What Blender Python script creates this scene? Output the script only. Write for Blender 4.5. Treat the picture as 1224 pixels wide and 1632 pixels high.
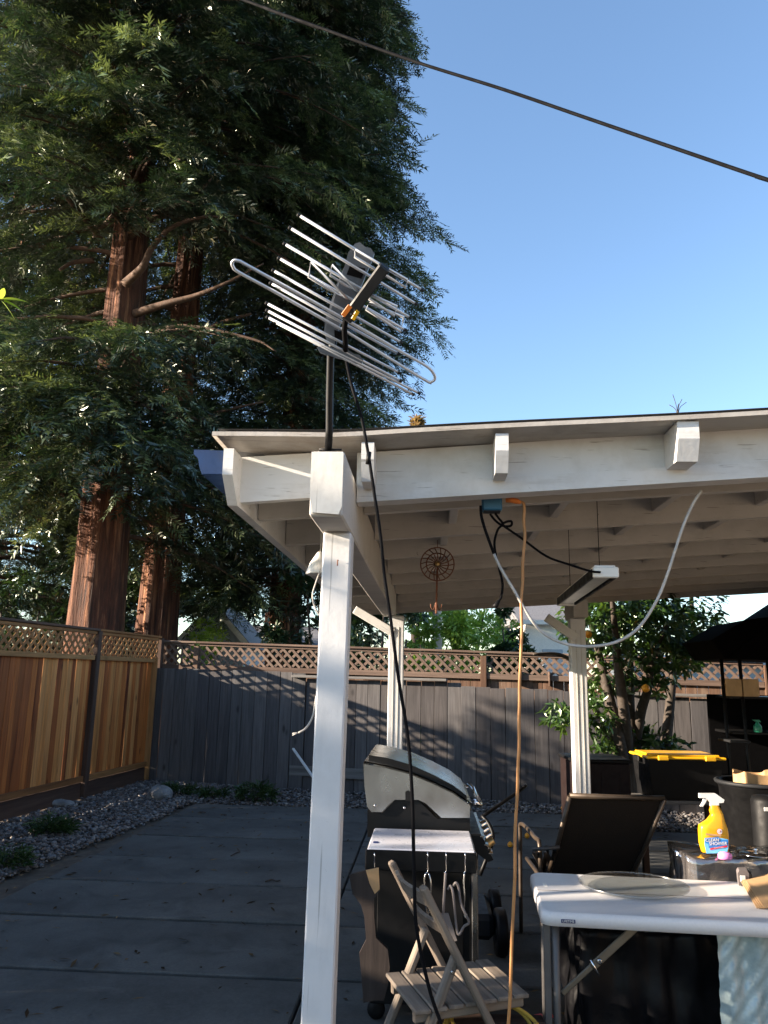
import bpy, math, random
import numpy as np
from mathutils import Vector, Matrix

for o in list(bpy.data.objects): bpy.data.objects.remove(o)
random.seed(7); RNG = np.random.default_rng(11)
scene = bpy.context.scene
rad = math.radians

# ------------------------------------------------------------------ camera
FPX = 1226.0; PITCH = rad(12.0); ROLL = 0.02; EYE = 1.6; TH = rad(3.4)
C0 = Vector((0, 0, EYE)); FW = Vector((0, math.cos(PITCH), math.sin(PITCH)))
_R0 = Vector((1, 0, 0)); _U0 = Vector((0, -math.sin(PITCH), math.cos(PITCH)))
RT = _R0 * math.cos(ROLL) + _U0 * math.sin(ROLL); UP = _U0 * math.cos(ROLL) - _R0 * math.sin(ROLL)
cd = bpy.data.cameras.new('camera'); cam = bpy.data.objects.new('camera', cd)
scene.collection.objects.link(cam); scene.camera = cam
cd.sensor_fit = 'VERTICAL'; cd.sensor_height = 36.0; cd.lens = 36.0 * FPX / 1632.0
cd.clip_start = 0.05; cd.clip_end = 600
cam.matrix_world = Matrix(((RT.x, UP.x, -FW.x, 0), (RT.y, UP.y, -FW.y, 0), (RT.z, UP.z, -FW.z, EYE), (0, 0, 0, 1)))

# ------------------------------------------------------------------ sky, sun, exposure
SUN_H, SUN_E = 262.5, 15.5          # compass heading (clockwise from +Y) and elevation
w = bpy.data.worlds.new('World'); scene.world = w; w.use_nodes = True
nt = w.node_tree; bg = nt.nodes['Background']
sky = nt.nodes.new('ShaderNodeTexSky'); sky.sky_type = 'NISHITA'; sky.sun_disc = False
sky.sun_elevation = rad(SUN_E); sky.sun_rotation = rad(SUN_H); sky.altitude = 50
sky.air_density = 1.0; sky.dust_density = 0.5; sky.ozone_density = 2.4
nt.links.new(sky.outputs[0], bg.inputs[0]); bg.inputs[1].default_value = 0.092
sl = bpy.data.lights.new('sun', 'SUN'); sun = bpy.data.objects.new('sun', sl); scene.collection.objects.link(sun)
sl.energy = 5.0; sl.angle = rad(0.53); sl.color = (1.0, 0.84, 0.66)
sd = Vector((math.sin(rad(SUN_H)) * math.cos(rad(SUN_E)), math.cos(rad(SUN_H)) * math.cos(rad(SUN_E)), math.sin(rad(SUN_E))))
sun.rotation_euler = sd.to_track_quat('Z', 'Y').to_euler(); sun.location = sd * 60
scene.view_settings.view_transform = 'Standard'; scene.view_settings.look = 'None'
scene.view_settings.exposure = 2.10; scene.view_settings.gamma = 1.0

# ------------------------------------------------------------------ pixel -> place helpers (distance always given by what it touches)
def ray(x, y): return FW + RT * ((x - 612) / FPX) - UP * ((y - 816) / FPX)
def atz(x, y, z=0.0): r = ray(x, y); return C0 + r * ((z - EYE) / r.z)
def aty(x, y, Y): r = ray(x, y); return C0 + r * (Y / r.y)
UH = Vector((math.cos(TH), -math.sin(TH), 0)); VH = Vector((math.sin(TH), math.cos(TH), 0))
def W(u, v, z): return UH * (u - .017) + VH * v + Vector((0, 0, z))
def atv(x, y, v): r = ray(x, y); return C0 + r * (v / r.dot(VH))
def uof(p): return p.dot(UH) + .017

# ------------------------------------------------------------------ objects
def wm(o):
    m = o.matrix_parent_inverse @ o.matrix_basis
    return wm(o.parent) @ m if o.parent else o.matrix_basis
def link(o, parent=None):
    scene.collection.objects.link(o)
    if parent:
        o.parent = parent; o.matrix_parent_inverse = wm(parent).inverted()
    return o
def tag(o, label, cat, group=None):
    o['label'] = label; o['category'] = cat
    if group: o['group'] = group
    return o
def thing(name, label, cat, loc, rotz=0, group=None):
    o = bpy.data.objects.new(name, None); o.location = loc; o.rotation_euler = (0, 0, rotz)
    o.empty_display_size = 0.1; link(o); o.matrix_basis = Matrix.Translation(loc) @ Matrix.Rotation(rotz, 4, 'Z')
    return tag(o, label, cat, group)
def structure(o): o['kind'] = 'structure'; return o

class MB:
    def __init__(s): s.v = []; s.f = []; s.sm = []
    def add(s, vs, fs, smooth=False):
        b = len(s.v); s.v += [tuple(p) for p in vs]
        for f in fs: s.f.append(tuple(i + b for i in f)); s.sm.append(smooth)
        return s
    def box(s, c, size, M=None, ch=0.0):
        hx, hy, hz = [d / 2 for d in size]
        if ch <= 0:
            vs = [Vector((x, y, z)) for x in (-hx, hx) for y in (-hy, hy) for z in (-hz, hz)]
            fs = [(0, 1, 3, 2), (4, 6, 7, 5), (0, 4, 5, 1), (2, 3, 7, 6), (0, 2, 6, 4), (1, 5, 7, 3)]
        else:
            ch = min(ch, hx * .8, hy * .8, hz * .8); vs = []; idx = {}
            for sx in (-1, 1):
                for sy in (-1, 1):
                    for sz in (-1, 1):
                        for a in range(3):
                            p = [sx * (hx - ch), sy * (hy - ch), sz * (hz - ch)]
                            p[a] = (sx * hx, sy * hy, sz * hz)[a]
                            idx[(sx, sy, sz, a)] = len(vs); vs.append(Vector(p))
            fs = []; g = (-1, 1)
            for sg in g:
                q = [(sg, -1, -1), (sg, 1, -1), (sg, 1, 1), (sg, -1, 1)]; fs.append([idx[k + (0,)] for k in (q if sg > 0 else q[::-1])])
                q = [(-1, sg, -1), (-1, sg, 1), (1, sg, 1), (1, sg, -1)]; fs.append([idx[k + (1,)] for k in (q if sg > 0 else q[::-1])])
                q = [(-1, -1, sg), (1, -1, sg), (1, 1, sg), (-1, 1, sg)]; fs.append([idx[k + (2,)] for k in (q if sg > 0 else q[::-1])])
            def orient(f):
                n = (vs[f[1]] - vs[f[0]]).cross(vs[f[2]] - vs[f[0]]); cc = sum((vs[i] for i in f), Vector()) / len(f)
                return f if n.dot(cc) > 0 else f[::-1]
            for a in g:
                for b in g:
                    fs.append(orient([idx[(a, b, -1, 0)], idx[(a, b, 1, 0)], idx[(a, b, 1, 1)], idx[(a, b, -1, 1)]]))
                    fs.append(orient([idx[(a, -1, b, 0)], idx[(a, 1, b, 0)], idx[(a, 1, b, 2)], idx[(a, -1, b, 2)]]))
                    fs.append(orient([idx[(-1, a, b, 1)], idx[(1, a, b, 1)], idx[(1, a, b, 2)], idx[(-1, a, b, 2)]]))
                    for e in g: fs.append(orient([idx[(a, b, e, 0)], idx[(a, b, e, 1)], idx[(a, b, e, 2)]]))
        c = Vector(c)
        vs = [(M @ p if M else p) + c for p in vs]
        return s.add(vs, fs)
    def bar(s, a, b, wdt, hgt, up=(0, 0, 1), ch=0.0):
        a = Vector(a); b = Vector(b); x = (b - a); L = x.length; x.normalize()
        y = Vector(up).cross(x)
        if y.length < 1e-4: y = Vector((0, 1, 0)).cross(x)
        y.normalize(); z = x.cross(y)
        M = Matrix((x, y, z)).transposed()
        return s.box((a + b) / 2, (L, wdt, hgt), M, ch)
    def tube(s, pts, r, n=8, closed=False, cap=True):
        pts = [Vector(p) for p in pts]; k = len(pts)
        rs = r if isinstance(r, (list, tuple)) else [r] * k
        t0 = (pts[1] - pts[0]).normalized(); nn = t0.orthogonal().normalized(); vs = []
        for i, p in enumerate(pts):
            if closed: t = (pts[(i + 1) % k] - pts[i - 1]).normalized()
            else: t = (pts[min(i + 1, k - 1)] - pts[max(i - 1, 0)]).normalized()
            nn = (nn - t * nn.dot(t)); nn = nn.normalized() if nn.length > 1e-6 else t.orthogonal().normalized()
            bb = t.cross(nn)
            for j in range(n):
                a = 2 * math.pi * j / n; vs.append(p + (nn * math.cos(a) + bb * math.sin(a)) * rs[i])
        fs = []; m = k if closed else k - 1
        for i in range(m):
            for j in range(n):
                a = i * n + j; b = i * n + (j + 1) % n; c = ((i + 1) % k) * n + (j + 1) % n; d = ((i + 1) % k) * n + j
                fs.append((a, b, c, d))
        s.add(vs, fs, True)
        if cap and not closed:
            b = len(s.v) - len(vs)
            s.f.append(tuple(b + j for j in range(n))[::-1]); s.sm.append(False)
            s.f.append(tuple(b + (k - 1) * n + j for j in range(n))); s.sm.append(False)
        return s
    def lathe(s, prof, n=20, M=None, smooth=True, cap=True):
        M = M or Matrix.Identity(4); vs = []; fs = []
        for r, z in prof:
            for j in range(n):
                a = 2 * math.pi * j / n; vs.append(M @ Vector((r * math.cos(a), r * math.sin(a), z)))
        for i in range(len(prof) - 1):
            for j in range(n): fs.append((i * n + j, i * n + (j + 1) % n, (i + 1) * n + (j + 1) % n, (i + 1) * n + j))
        s.add(vs, fs, smooth)
        if cap:
            b = len(s.v) - len(vs); s.f.append(tuple(b + j for j in range(n))[::-1]); s.sm.append(False)
            q = b + (len(prof) - 1) * n; s.f.append(tuple(q + j for j in range(n))); s.sm.append(False)
        return s
    def prism(s, poly, off):
        "poly: 3-D points of one face; off: extrusion vector"
        off = Vector(off); A = [Vector(p) for p in poly]; n = len(A)
        nr = Vector()
        for i in range(n): nr += A[i].cross(A[(i + 1) % n])
        if nr.dot(off) > 0: A = A[::-1]
        return s.add(A + [p + off for p in A], [tuple(range(n)), tuple(range(2 * n - 1, n - 1, -1))] + [(i, i + n, (i + 1) % n + n, (i + 1) % n)[::-1] for i in range(n)])
    def grid(s, fn, nu, nv, smooth=True):
        vs = [fn(i / nu, j / nv) for j in range(nv + 1) for i in range(nu + 1)]
        fs = [(j * (nu + 1) + i, j * (nu + 1) + i + 1, (j + 1) * (nu + 1) + i + 1, (j + 1) * (nu + 1) + i) for j in range(nv) for i in range(nu)]
        return s.add(vs, fs, smooth)
    def mesh(s, name):
        me = bpy.data.meshes.new(name); me.from_pydata(s.v, [], s.f)
        me.polygons.foreach_set('use_smooth', s.sm); me.update(); return me
    def build(s, name, mat, parent=None, origin=True):
        "mesh given in world coordinates; the object's origin is moved to its middle"
        if origin and s.v:
            a = np.array(s.v); c = (a.min(0) + a.max(0)) / 2
            s.v = [tuple(p) for p in (a - c)]; loc = Vector(c)
        else: loc = Vector((0, 0, 0))
        me = s.mesh(name); me.materials.append(mat)
        o = bpy.data.objects.new(name, me); o.location = loc; o.matrix_basis = Matrix.Translation(loc)
        return link(o, parent)

_bc = {}
def board(name, size, loc, mat, parent=None, M=None, ch=0.004):
    "one plank: chamfered box, mesh shared between equal sizes"
    key = (name, tuple(round(v, 3) for v in size), mat.name, ch)
    if key not in _bc:
        me = MB().box((0, 0, 0), size, None, ch).mesh(name); me.materials.append(mat); _bc[key] = me
    o = bpy.data.objects.new(name, _bc[key])
    o.matrix_basis = Matrix.Translation(Vector(loc)) @ (M.to_4x4() if M else Matrix.Identity(4))
    return link(o, parent)
def span(name, a, b, wdt, hgt, mat, parent=None, up=(0, 0, 1), ch=0.004):
    "a plank from a to b (its length along local X)"
    a = Vector(a); b = Vector(b); x = b - a; L = x.length; x.normalize()
    y = Vector(up).cross(x); y.normalize(); z = x.cross(y)
    return board(name, (L, wdt, hgt), (a + b) / 2, mat, parent, Matrix((x, y, z)).transposed(), ch)
def curve_pts(P, n=8):
    "Catmull-Rom through P"
    P = [Vector(p) for p in P]; Q = [P[0] * 2 - P[1]] + P + [P[-1] * 2 - P[-2]]; out = []
    for i in range(1, len(Q) - 2):
        a, b, c, d = Q[i - 1:i + 3]
        for k in range(n):
            t = k / n
            out.append(0.5 * ((2 * b) + (c - a) * t + (2 * a - 5 * b + 4 * c - d) * t * t + (3 * b - a - 3 * c + d) * t ** 3))
    return out + [P[-1]]
def big_mesh(name, V, T, mat, rnd=None, smooth=False):
    me = bpy.data.meshes.new(name); nT = len(T)
    me.vertices.add(len(V)); me.vertices.foreach_set('co', np.asarray(V, np.float32).ravel())
    me.loops.add(nT * 3); me.loops.foreach_set('vertex_index', np.asarray(T, np.int32).ravel())
    me.polygons.add(nT); me.polygons.foreach_set('loop_start', np.arange(0, nT * 3, 3, dtype=np.int32))
    me.polygons.foreach_set('use_smooth', np.full(nT, smooth))
    if rnd is not None:
        at = me.attributes.new('rnd', 'FLOAT', 'POINT'); at.data.foreach_set('value', np.asarray(rnd, np.float32))
    me.update(calc_edges=True); me.materials.append(mat); return me

# ------------------------------------------------------------------ materials
class NT:
    def __init__(s, name):
        s.m = bpy.data.materials.new(name); s.m.use_nodes = True; s.t = s.m.node_tree; s.b = s.t.nodes['Principled BSDF']
    def n(s, typ, **kw):
        x = s.t.nodes.new(typ)
        for k, v in kw.items(): setattr(x, k, v)
        return x
    def l(s, a, b): s.t.links.new(a, b)
    def coords(s, scale=(1, 1, 1), space='Object', shift=True):
        tc = s.n('ShaderNodeTexCoord'); mp = s.n('ShaderNodeMapping'); mp.inputs['Scale'].default_value = scale
        s.l(tc.outputs[space], mp.inputs[0])
        if shift:
            oi = s.n('ShaderNodeObjectInfo'); mu = s.n('ShaderNodeMath', operation='MULTIPLY'); mu.inputs[1].default_value = 57.0
            s.l(oi.outputs['Random'], mu.inputs[0]); cx = s.n('ShaderNodeCombineXYZ')
            for i in range(3): s.l(mu.outputs[0], cx.inputs[i])
            s.l(cx.outputs[0], mp.inputs['Location'])
        return mp.outputs[0]
    def noise(s, vec, scale, detail=4, rough=.55, dist=0.0):
        x = s.n('ShaderNodeTexNoise'); x.inputs['Scale'].default_value = scale; x.inputs['Detail'].default_value = detail
        x.inputs['Roughness'].default_value = rough; x.inputs['Distortion'].default_value = dist
        s.l(vec, x.inputs['Vector']); return x.outputs[0]
    def ramp(s, fac, stops, interp='LINEAR'):
        r = s.n('ShaderNodeValToRGB'); r.color_ramp.interpolation = interp; e = r.color_ramp.elements
        while len(e) < len(stops): e.new(.5)
        for k, (p, c) in zip(e, stops): k.position = p; k.color = (c[0], c[1], c[2], 1) if not isinstance(c, (int, float)) else (c, c, c, 1)
        s.l(fac, r.inputs[0]); return r.outputs[0]
    def mix(s, fac, a, b, mode='MIX'):
        x = s.n('ShaderNodeMix', data_type='RGBA', blend_type=mode)
        for sock, v in ((x.inputs[0], fac), (x.inputs[6], a), (x.inputs[7], b)):
            if isinstance(v, (int, float)): sock.default_value = v
            elif isinstance(v, tuple): sock.default_value = (*v, 1)
            else: s.l(v, sock)
        return x.outputs[2]
    def bump(s, h, strength=.3, dist=.01):
        b = s.n('ShaderNodeBump'); b.inputs['Strength'].default_value = strength; b.inputs['Distance'].default_value = dist
        s.l(h, b.inputs['Height']); s.l(b.outputs[0], s.b.inputs['Normal']); return b
    def col(s, c):
        if isinstance(c, tuple): s.b.inputs['Base Color'].default_value = (*c, 1)
        else: s.l(c, s.b.inputs['Base Color'])
    def set(s, **kw):
        for k, v in kw.items(): s.b.inputs[k.replace('_', ' ')].default_value = v
        return s

def plain(name, c, rough=.6, metal=0.0, var=.18, scale=9.0, bump=.0, coat=0.0, spec=.5, dirt=None):
    m = NT(name); v = m.coords()
    nz = m.noise(v, scale, 6, .6)
    base = m.ramp(nz, [(.28, tuple(x * (1 - var) for x in c)), (.72, tuple(min(1, x * (1 + var)) for x in c))])
    if dirt:
        d = m.noise(v, scale * .35, 8, .7); base = m.mix(m.ramp(d, [(.52, 0.0), (.72, .7)]), base, dirt)
    m.col(base); m.set(Metallic=metal, Coat_Weight=coat); m.b.inputs['Specular IOR Level'].default_value = spec
    rr = m.ramp(m.noise(v, scale * 2.3, 5), [(.3, max(.02, rough * .8)), (.7, min(1, rough * 1.2))]); m.l(rr, m.b.inputs['Roughness'])
    if bump: m.bump(nz, bump, .004)
    return m.m
def wood(name, tones, along=0, grain=28.0, rough=.75, knots=.5, bump=.35, streak=.55, lowf=5.0, interp='LINEAR'):
    "planks: a tone per object, streaks and grain along local axis `along`"
    m = NT(name); sc = [1.0, 1.0, 1.0]; sc[along] = .06
    v = m.coords(tuple(sc)); oi = m.n('ShaderNodeObjectInfo')
    n_ = len(tones); tone = m.ramp(oi.outputs['Random'], [(i / max(1, n_), t) for i, t in enumerate(tones)], interp)
    st = m.noise(v, lowf, 3, .5, .4)
    c2 = m.ramp(st, [(.35, tuple(x * .55 for x in tones[0])), (.5, tones[n_ // 2]), (.66, tuple(min(1, x * 1.15) for x in tones[-1]))])
    base = m.mix(streak, tone, c2)
    g = m.noise(v, grain, 8, .65)
    base = m.mix(1.0, base, m.ramp(g, [(.3, .62), (.7, 1.22)]), 'MULTIPLY')
    sk = [1.0, 1.0, 1.0]; sk[along] = .45
    kv = m.coords(tuple(sk)); vo = m.n('ShaderNodeTexVoronoi'); vo.inputs['Scale'].default_value = 4.6; m.l(kv, vo.inputs['Vector'])
    kn = m.ramp(vo.outputs['Distance'], [(.05, 1.0), (.15, 0.0)])
    km = m.n('ShaderNodeMath', operation='MULTIPLY'); km.inputs[1].default_value = knots; m.l(kn, km.inputs[0])
    base = m.mix(km.outputs[0], base, tuple(x * .28 for x in tones[0]))
    m.col(base); m.set(Roughness=rough); m.b.inputs['Specular IOR Level'].default_value = .25
    m.bump(g, bump, .004); return m.m
def white_paint(name, c, dirt, amount=.5, rough=.55, along=2):
    m = NT(name); ax = lambda k: tuple(k if i == along else 1 for i in range(3)); v = m.coords(shift=True)
    n1 = m.noise(v, 3.1, 8, .68); n2 = m.noise(m.coords(ax(.12)), 26, 4, .6); n3 = m.noise(v, 55, 3)
    base = m.mix(m.ramp(n1, [(.48, 0.0), (.78, amount)]), c, dirt)
    base = m.mix(m.ramp(n2, [(.56, 0.0), (.8, amount * .55)]), base, tuple(x * .8 for x in dirt))
    crack = m.ramp(m.noise(m.coords(ax(.02)), 95, 3, .5), [(.66, 0.0), (.70, .55)])
    base = m.mix(crack, base, tuple(x * .5 for x in dirt))
    chip = m.ramp(m.noise(v, 17, 8, .75, .6), [(.68, 0.0), (.70, .8)])
    base = m.mix(chip, base, tuple(x * .45 for x in dirt))
    m.col(base); m.set(Roughness=rough); m.b.inputs['Specular IOR Level'].default_value = .35
    ad = m.n('ShaderNodeMath', operation='ADD'); m.l(n2, ad.inputs[0]); m.l(n3, ad.inputs[1])
    m.bump(ad.outputs[0], .22, .003); return m.m
def foliage(name, dark, mid, light, trans=.35, gloss=.12):
    m = NT(name); t = m.t; t.nodes.remove(m.b)
    at = m.n('ShaderNodeAttribute', attribute_name='rnd'); c = m.ramp(at.outputs['Fac'], [(0, dark), (.5, mid), (.88, light)])
    df = m.n('ShaderNodeBsdfDiffuse'); tr = m.n('ShaderNodeBsdfTranslucent'); gl = m.n('ShaderNodeBsdfGlossy'); gl.inputs['Roughness'].default_value = .33
    m.l(c, df.inputs[0]); m.l(m.mix(1.0, c, (1.15, 1.12, .55), 'MULTIPLY'), tr.inputs[0])
    a = m.n('ShaderNodeMixShader'); a.inputs[0].default_value = trans; m.l(df.outputs[0], a.inputs[1]); m.l(tr.outputs[0], a.inputs[2])
    b = m.n('ShaderNodeMixShader'); b.inputs[0].default_value = gloss; m.l(a.outputs[0], b.inputs[1]); m.l(gl.outputs[0], b.inputs[2])
    gl.inputs[0].default_value = (.75, .8, .7, 1)
    m.l(b.outputs[0], t.nodes['Material Output'].inputs[0]); return m.m
def concrete(name, c):
    m = NT(name); v = m.coords(shift=False, space='Object'); v2 = m.coords()
    n1 = m.noise(v, .9, 8, .7); n2 = m.noise(v2, 60, 4, .7); n3 = m.noise(v2, 2.6, 6, .6, .8)
    base = m.ramp(n1, [(.3, tuple(x * .5 for x in c)), (.72, tuple(x * 1.45 for x in c))])
    base = m.mix(1.0, base, m.ramp(n2, [(.3, .78), (.7, 1.15)]), 'MULTIPLY')
    base = m.mix(m.ramp(n3, [(.52, 0.0), (.72, .75)]), base, tuple(x * .42 for x in c))
    pale = m.ramp(m.noise(m.coords((1, 2.4, 1)), 1.7, 8, .75), [(.6, 0.0), (.74, .5)])
    base = m.mix(pale, base, tuple(min(1, x * 1.75) for x in c))
    m.col(base); m.set(Roughness=.88); m.bump(n2, .4, .003); return m.m
def bark(name):
    m = NT(name); v = m.coords((1, 1, .07), shift=False)
    n1 = m.noise(v, 9, 8, .65, .3); n2 = m.noise(v, 30, 5, .6); n3 = m.noise(m.coords(shift=False), .9, 4)
    base = m.ramp(n1, [(.34, (.010, .004, .003)), (.52, (.080, .029, .015)), (.72, (.40, .19, .095))])
    base = m.mix(m.ramp(n3, [(.4, 0.0), (.7, .6)]), base, m.ramp(n2, [(.3, (.016, .006, .004)), (.7, (.20, .07, .03))]))
    m.col(base); m.set(Roughness=.9); ad = m.n('ShaderNodeMath', operation='ADD'); m.l(n1, ad.inputs[0]); m.l(n2, ad.inputs[1])
    m.bump(ad.outputs[0], 1.0, .05); return m.m
def glassy(name, c, rough=.05, ior=1.45, alpha=None, trans=1.0):
    m = NT(name); m.col(c); m.set(Roughness=rough, IOR=ior, Transmission_Weight=trans)
    if alpha is not None: m.b.inputs['Alpha'].default_value = alpha
    v = m.coords(); m.bump(m.noise(v, 22, 4, .6), .08, .002); return m.m

MT = {}
MT['white'] = white_paint('white_paint', (.605, .602, .590), (.344, .311, .253), .6, .55, 0)
MT['post_white'] = white_paint('post_white_paint', (.619, .619, .619), (.426, .410, .387), .4, .5)
MT['under'] = white_paint('shaded_white_paint', (.479, .453, .416), (.254, .229, .194), .5, .65, 0)  # darker, warmer copy of the white; underside shade and bounce in the colour
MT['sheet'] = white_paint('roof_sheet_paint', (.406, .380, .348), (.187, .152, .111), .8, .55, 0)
MT['beam_end'] = white_paint('beam_end_paint', (.70, .67, .61), (.40, .36, .30), .75)
MT['gutter'] = plain('blue_gutter_paint', (.010, .034, .105), .6, var=.25, spec=.2, dirt=(.015, .02, .03))
MT['roofing'] = plain('grey_roofing', (.22, .22, .22), .9, var=.3, scale=30, bump=.3)
MT['cedar'] = wood('cedar_board', [(.121, .029, .008), (.334, .103, .025), (.194, .049, .012), (.521, .231, .068), (.391, .125, .029), (.158, .036, .010), (.558, .264, .087), (.372, .131, .035)], 2, 30, .7, .65, .25, .36, 9.0, 'CONSTANT')
MT['cedar_x'] = wood('cedar_rail', [(.166, .066, .022), (.250, .117, .042), (.291, .149, .055)], 0, 30, .7, .4, .25, .4)
MT['dark_wood'] = wood('dark_stained_wood', [(.038, .022, .017), (.059, .035, .025), (.077, .045, .032)], 0, 26, .8, .3)
MT['dark_post'] = wood('dark_stained_post', [(.038, .022, .017), (.059, .035, .025), (.077, .045, .032)], 2, 26, .8, .3)
MT['grey'] = wood('weathered_grey_board', [(.060, .057, .060), (.091, .087, .087), (.076, .071, .072), (.115, .108, .107), (.068, .061, .060)], 2, 34, .85, .8, .5, .35, 6.0, 'CONSTANT')
MT['grey_x'] = wood('weathered_grey_rail', [(.112, .102, .096), (.160, .152, .144)], 0, 34, .85, .4)
MT['redfence'] = wood('brown_fence_board', [(.087, .046, .028), (.134, .080, .054), (.111, .060, .037), (.158, .107, .078)], 2, 30, .8, .4)
MT['redrail'] = wood('brown_fence_rail', [(.093, .056, .041), (.129, .087, .066), (.150, .109, .085)], 0, 30, .8, .3)
MT['chairwood'] = wood('weathered_teak', [(.120, .094, .072), (.180, .145, .116), (.227, .189, .150)], 0, 36, .8, .1, .5, .4)
MT['paddle'] = wood('dark_walnut', [(.030, .022, .019), (.044, .034, .030)], 2, 30, .75, .1)
MT['concrete'] = concrete('patio_concrete', (.072, .072, .067))
MT['soil'] = plain('soil', (.075, .058, .042), .95, var=.4, scale=7, bump=.6)
MT['black_paint'] = plain('black_enamel', (.004, .004, .0045), .45, var=.3, spec=.22)
MT['black_plastic'] = plain('black_plastic', (.0045, .0045, .005), .55, var=.25, spec=.2)
MT['dark_plastic'] = plain('charcoal_plastic', (.016, .017, .019), .55, var=.2, spec=.25)
MT['steel'] = plain('brushed_steel', (.46, .455, .45), .25, 1.0, .14, 3)
MT['chrome'] = plain('chrome', (.75, .75, .76), .14, 1.0, .06)
MT['alu'] = plain('aluminium_tube', (.58, .59, .62), .38, .45, .1)
MT['alu_plate'] = plain('grey_bracket_paint', (.15, .175, .21), .5, .2, .15)
MT['rust'] = plain('rusty_iron', (.15, .055, .026), .9, .0, .45, 22, .3)
MT['brass'] = plain('brass_knob', (.46, .31, .13), .4, .8, .15)
MT['table_white'] = plain('white_blow_moulded_plastic', (.638, .626, .621), .42, var=.04, scale=120, bump=.12)
MT['shelf_white'] = plain('white_enamel_shelf', (.576, .576, .622), .3, var=.04, coat=.2)
MT['grey_tube'] = plain('grey_powder_coat', (.095, .09, .088), .5, .3, .2)
MT['olive_tube'] = plain('bronze_brace', (.16, .135, .10), .45, .6, .2)
MT['yellow'] = plain('yellow_plastic', (.80, .42, .012), .35, var=.08)
MT['bottle_yellow'] = plain('bottle_yellow_plastic', (.70, .34, .006), .32, var=.04, coat=.1)
MT['bottle_white'] = plain('bottle_white_plastic', (.66, .66, .65), .4, var=.03)
MT['label_blue'] = plain('label_blue', (.03, .20, .56), .35, var=.1)
MT['label_cyan'] = plain('label_cyan', (.16, .52, .80), .35, var=.12)
MT['red'] = plain('red_print', (.62, .02, .03), .4, var=.08)
MT['pink'] = plain('pink_plastic', (.85, .28, .62), .4, var=.06)
MT['navy'] = plain('navy_print', (.012, .02, .10), .4)
MT['orange_cord'] = plain('orange_cord', (.40, .19, .065), .55, var=.2, scale=14)
MT['orange_plug'] = plain('orange_rubber', (.62, .17, .02), .5, var=.12)
MT['yellow_cord'] = plain('yellow_cord', (.66, .42, .07), .5, var=.12, scale=14)
MT['white_cord'] = plain('white_cable', (.42, .40, .37), .5, var=.2, scale=20)
MT['black_cord'] = plain('black_cable', (.005, .005, .006), .8, var=.2, spec=.08)
MT['blue_box'] = plain('blue_box_plastic', (.025, .12, .22), .5, var=.15)
MT['lamp_white'] = plain('lamp_white', (.75, .73, .68), .45, var=.05)
MT['lens'] = plain('fluorescent_diffuser', (.40, .40, .37), .35, var=.08)
MT['fabric_black'] = plain('black_canvas', (.003, .003, .0035), .95, var=.3, scale=40, spec=.04)
MT['sling'] = plain('brown_sling_mesh', (.020, .014, .010), .85, var=.25, scale=160, bump=.4, spec=.15)
MT['bronze'] = plain('bronze_frame', (.075, .055, .04), .45, .5, .2)
MT['brown_box'] = plain('dark_brown_plastic', (.012, .006, .0055), .65, var=.25, spec=.2)
MT['cardboard'] = plain('kraft_card', (.44, .27, .13), .85, var=.15, scale=14)
MT['tool_grey'] = plain('tool_grey_plastic', (.16, .14, .135), .5, var=.15)
MT['green_plastic'] = plain('green_plastic', (.03, .26, .15), .4, var=.1)
MT['orange_fruit'] = plain('orange_peel', (.78, .33, .02), .45, var=.12, scale=60, bump=.15)
MT['twig'] = plain('dry_twig', (.045, .032, .025), .9, var=.3, scale=30)
MT['citrus_bark'] = plain('citrus_bark', (.045, .034, .026), .9, var=.4, scale=16, bump=.7)
MT['limb_bark'] = plain('redwood_limb_bark', (.080, .045, .029), .9, var=.4, scale=12, bump=.7)
MT['bark'] = bark('redwood_bark')
MT['stucco'] = plain('pale_stucco', (.70, .68, .64), .9, var=.08, scale=20)
MT['siding'] = plain('grey_blue_siding', (.34, .38, .42), .8, var=.1)
MT['siding_dark'] = plain('dark_window', (.02, .025, .03), .2, var=.1)
MT['shingle'] = plain('roof_shingle', (.15, .15, .16), .9, var=.3, scale=20)
MT['brick'] = plain('orange_brick', (.46, .17, .075), .85, var=.25, scale=18)
MT['pole'] = plain('weathered_pole', (.46, .42, .36), .9, var=.2)
def thin(name, tint, rough, refl, bump=.1, edge=.6):
    m = NT(name); t = m.t; t.nodes.remove(m.b); tr = m.n('ShaderNodeBsdfTransparent'); tr.inputs[0].default_value = (*tint, 1)
    gl = m.n('ShaderNodeBsdfGlossy'); gl.inputs['Roughness'].default_value = rough; lw = m.n('ShaderNodeLayerWeight'); lw.inputs[0].default_value = .35
    bp = m.n('ShaderNodeBump'); bp.inputs['Strength'].default_value = bump; bp.inputs['Distance'].default_value = .004; m.l(m.noise(m.coords(), 26, 4, .6), bp.inputs['Height'])
    m.l(bp.outputs[0], gl.inputs['Normal']); m.l(bp.outputs[0], lw.inputs['Normal'])
    f = m.n('ShaderNodeMapRange'); f.inputs['To Min'].default_value = refl; f.inputs['To Max'].default_value = min(1, refl + edge); m.l(lw.outputs['Facing'], f.inputs['Value'])
    a = m.n('ShaderNodeMixShader'); m.l(f.outputs[0], a.inputs[0]); m.l(tr.outputs[0], a.inputs[1]); m.l(gl.outputs[0], a.inputs[2]); m.l(a.outputs[0], t.nodes['Material Output'].inputs[0]); return m.m
MT['glass'] = thin('clear_glass', (.955, .97, .97), .18, .20, .05, .25)
MT['film'] = thin('clear_plastic_film', (.84, .86, .87), .12, .26, .8)
MT['redwood_leaf'] = foliage('redwood_needles', (.004, .010, .006), (.013, .030, .015), (.125, .165, .072), .36, .13)
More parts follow.
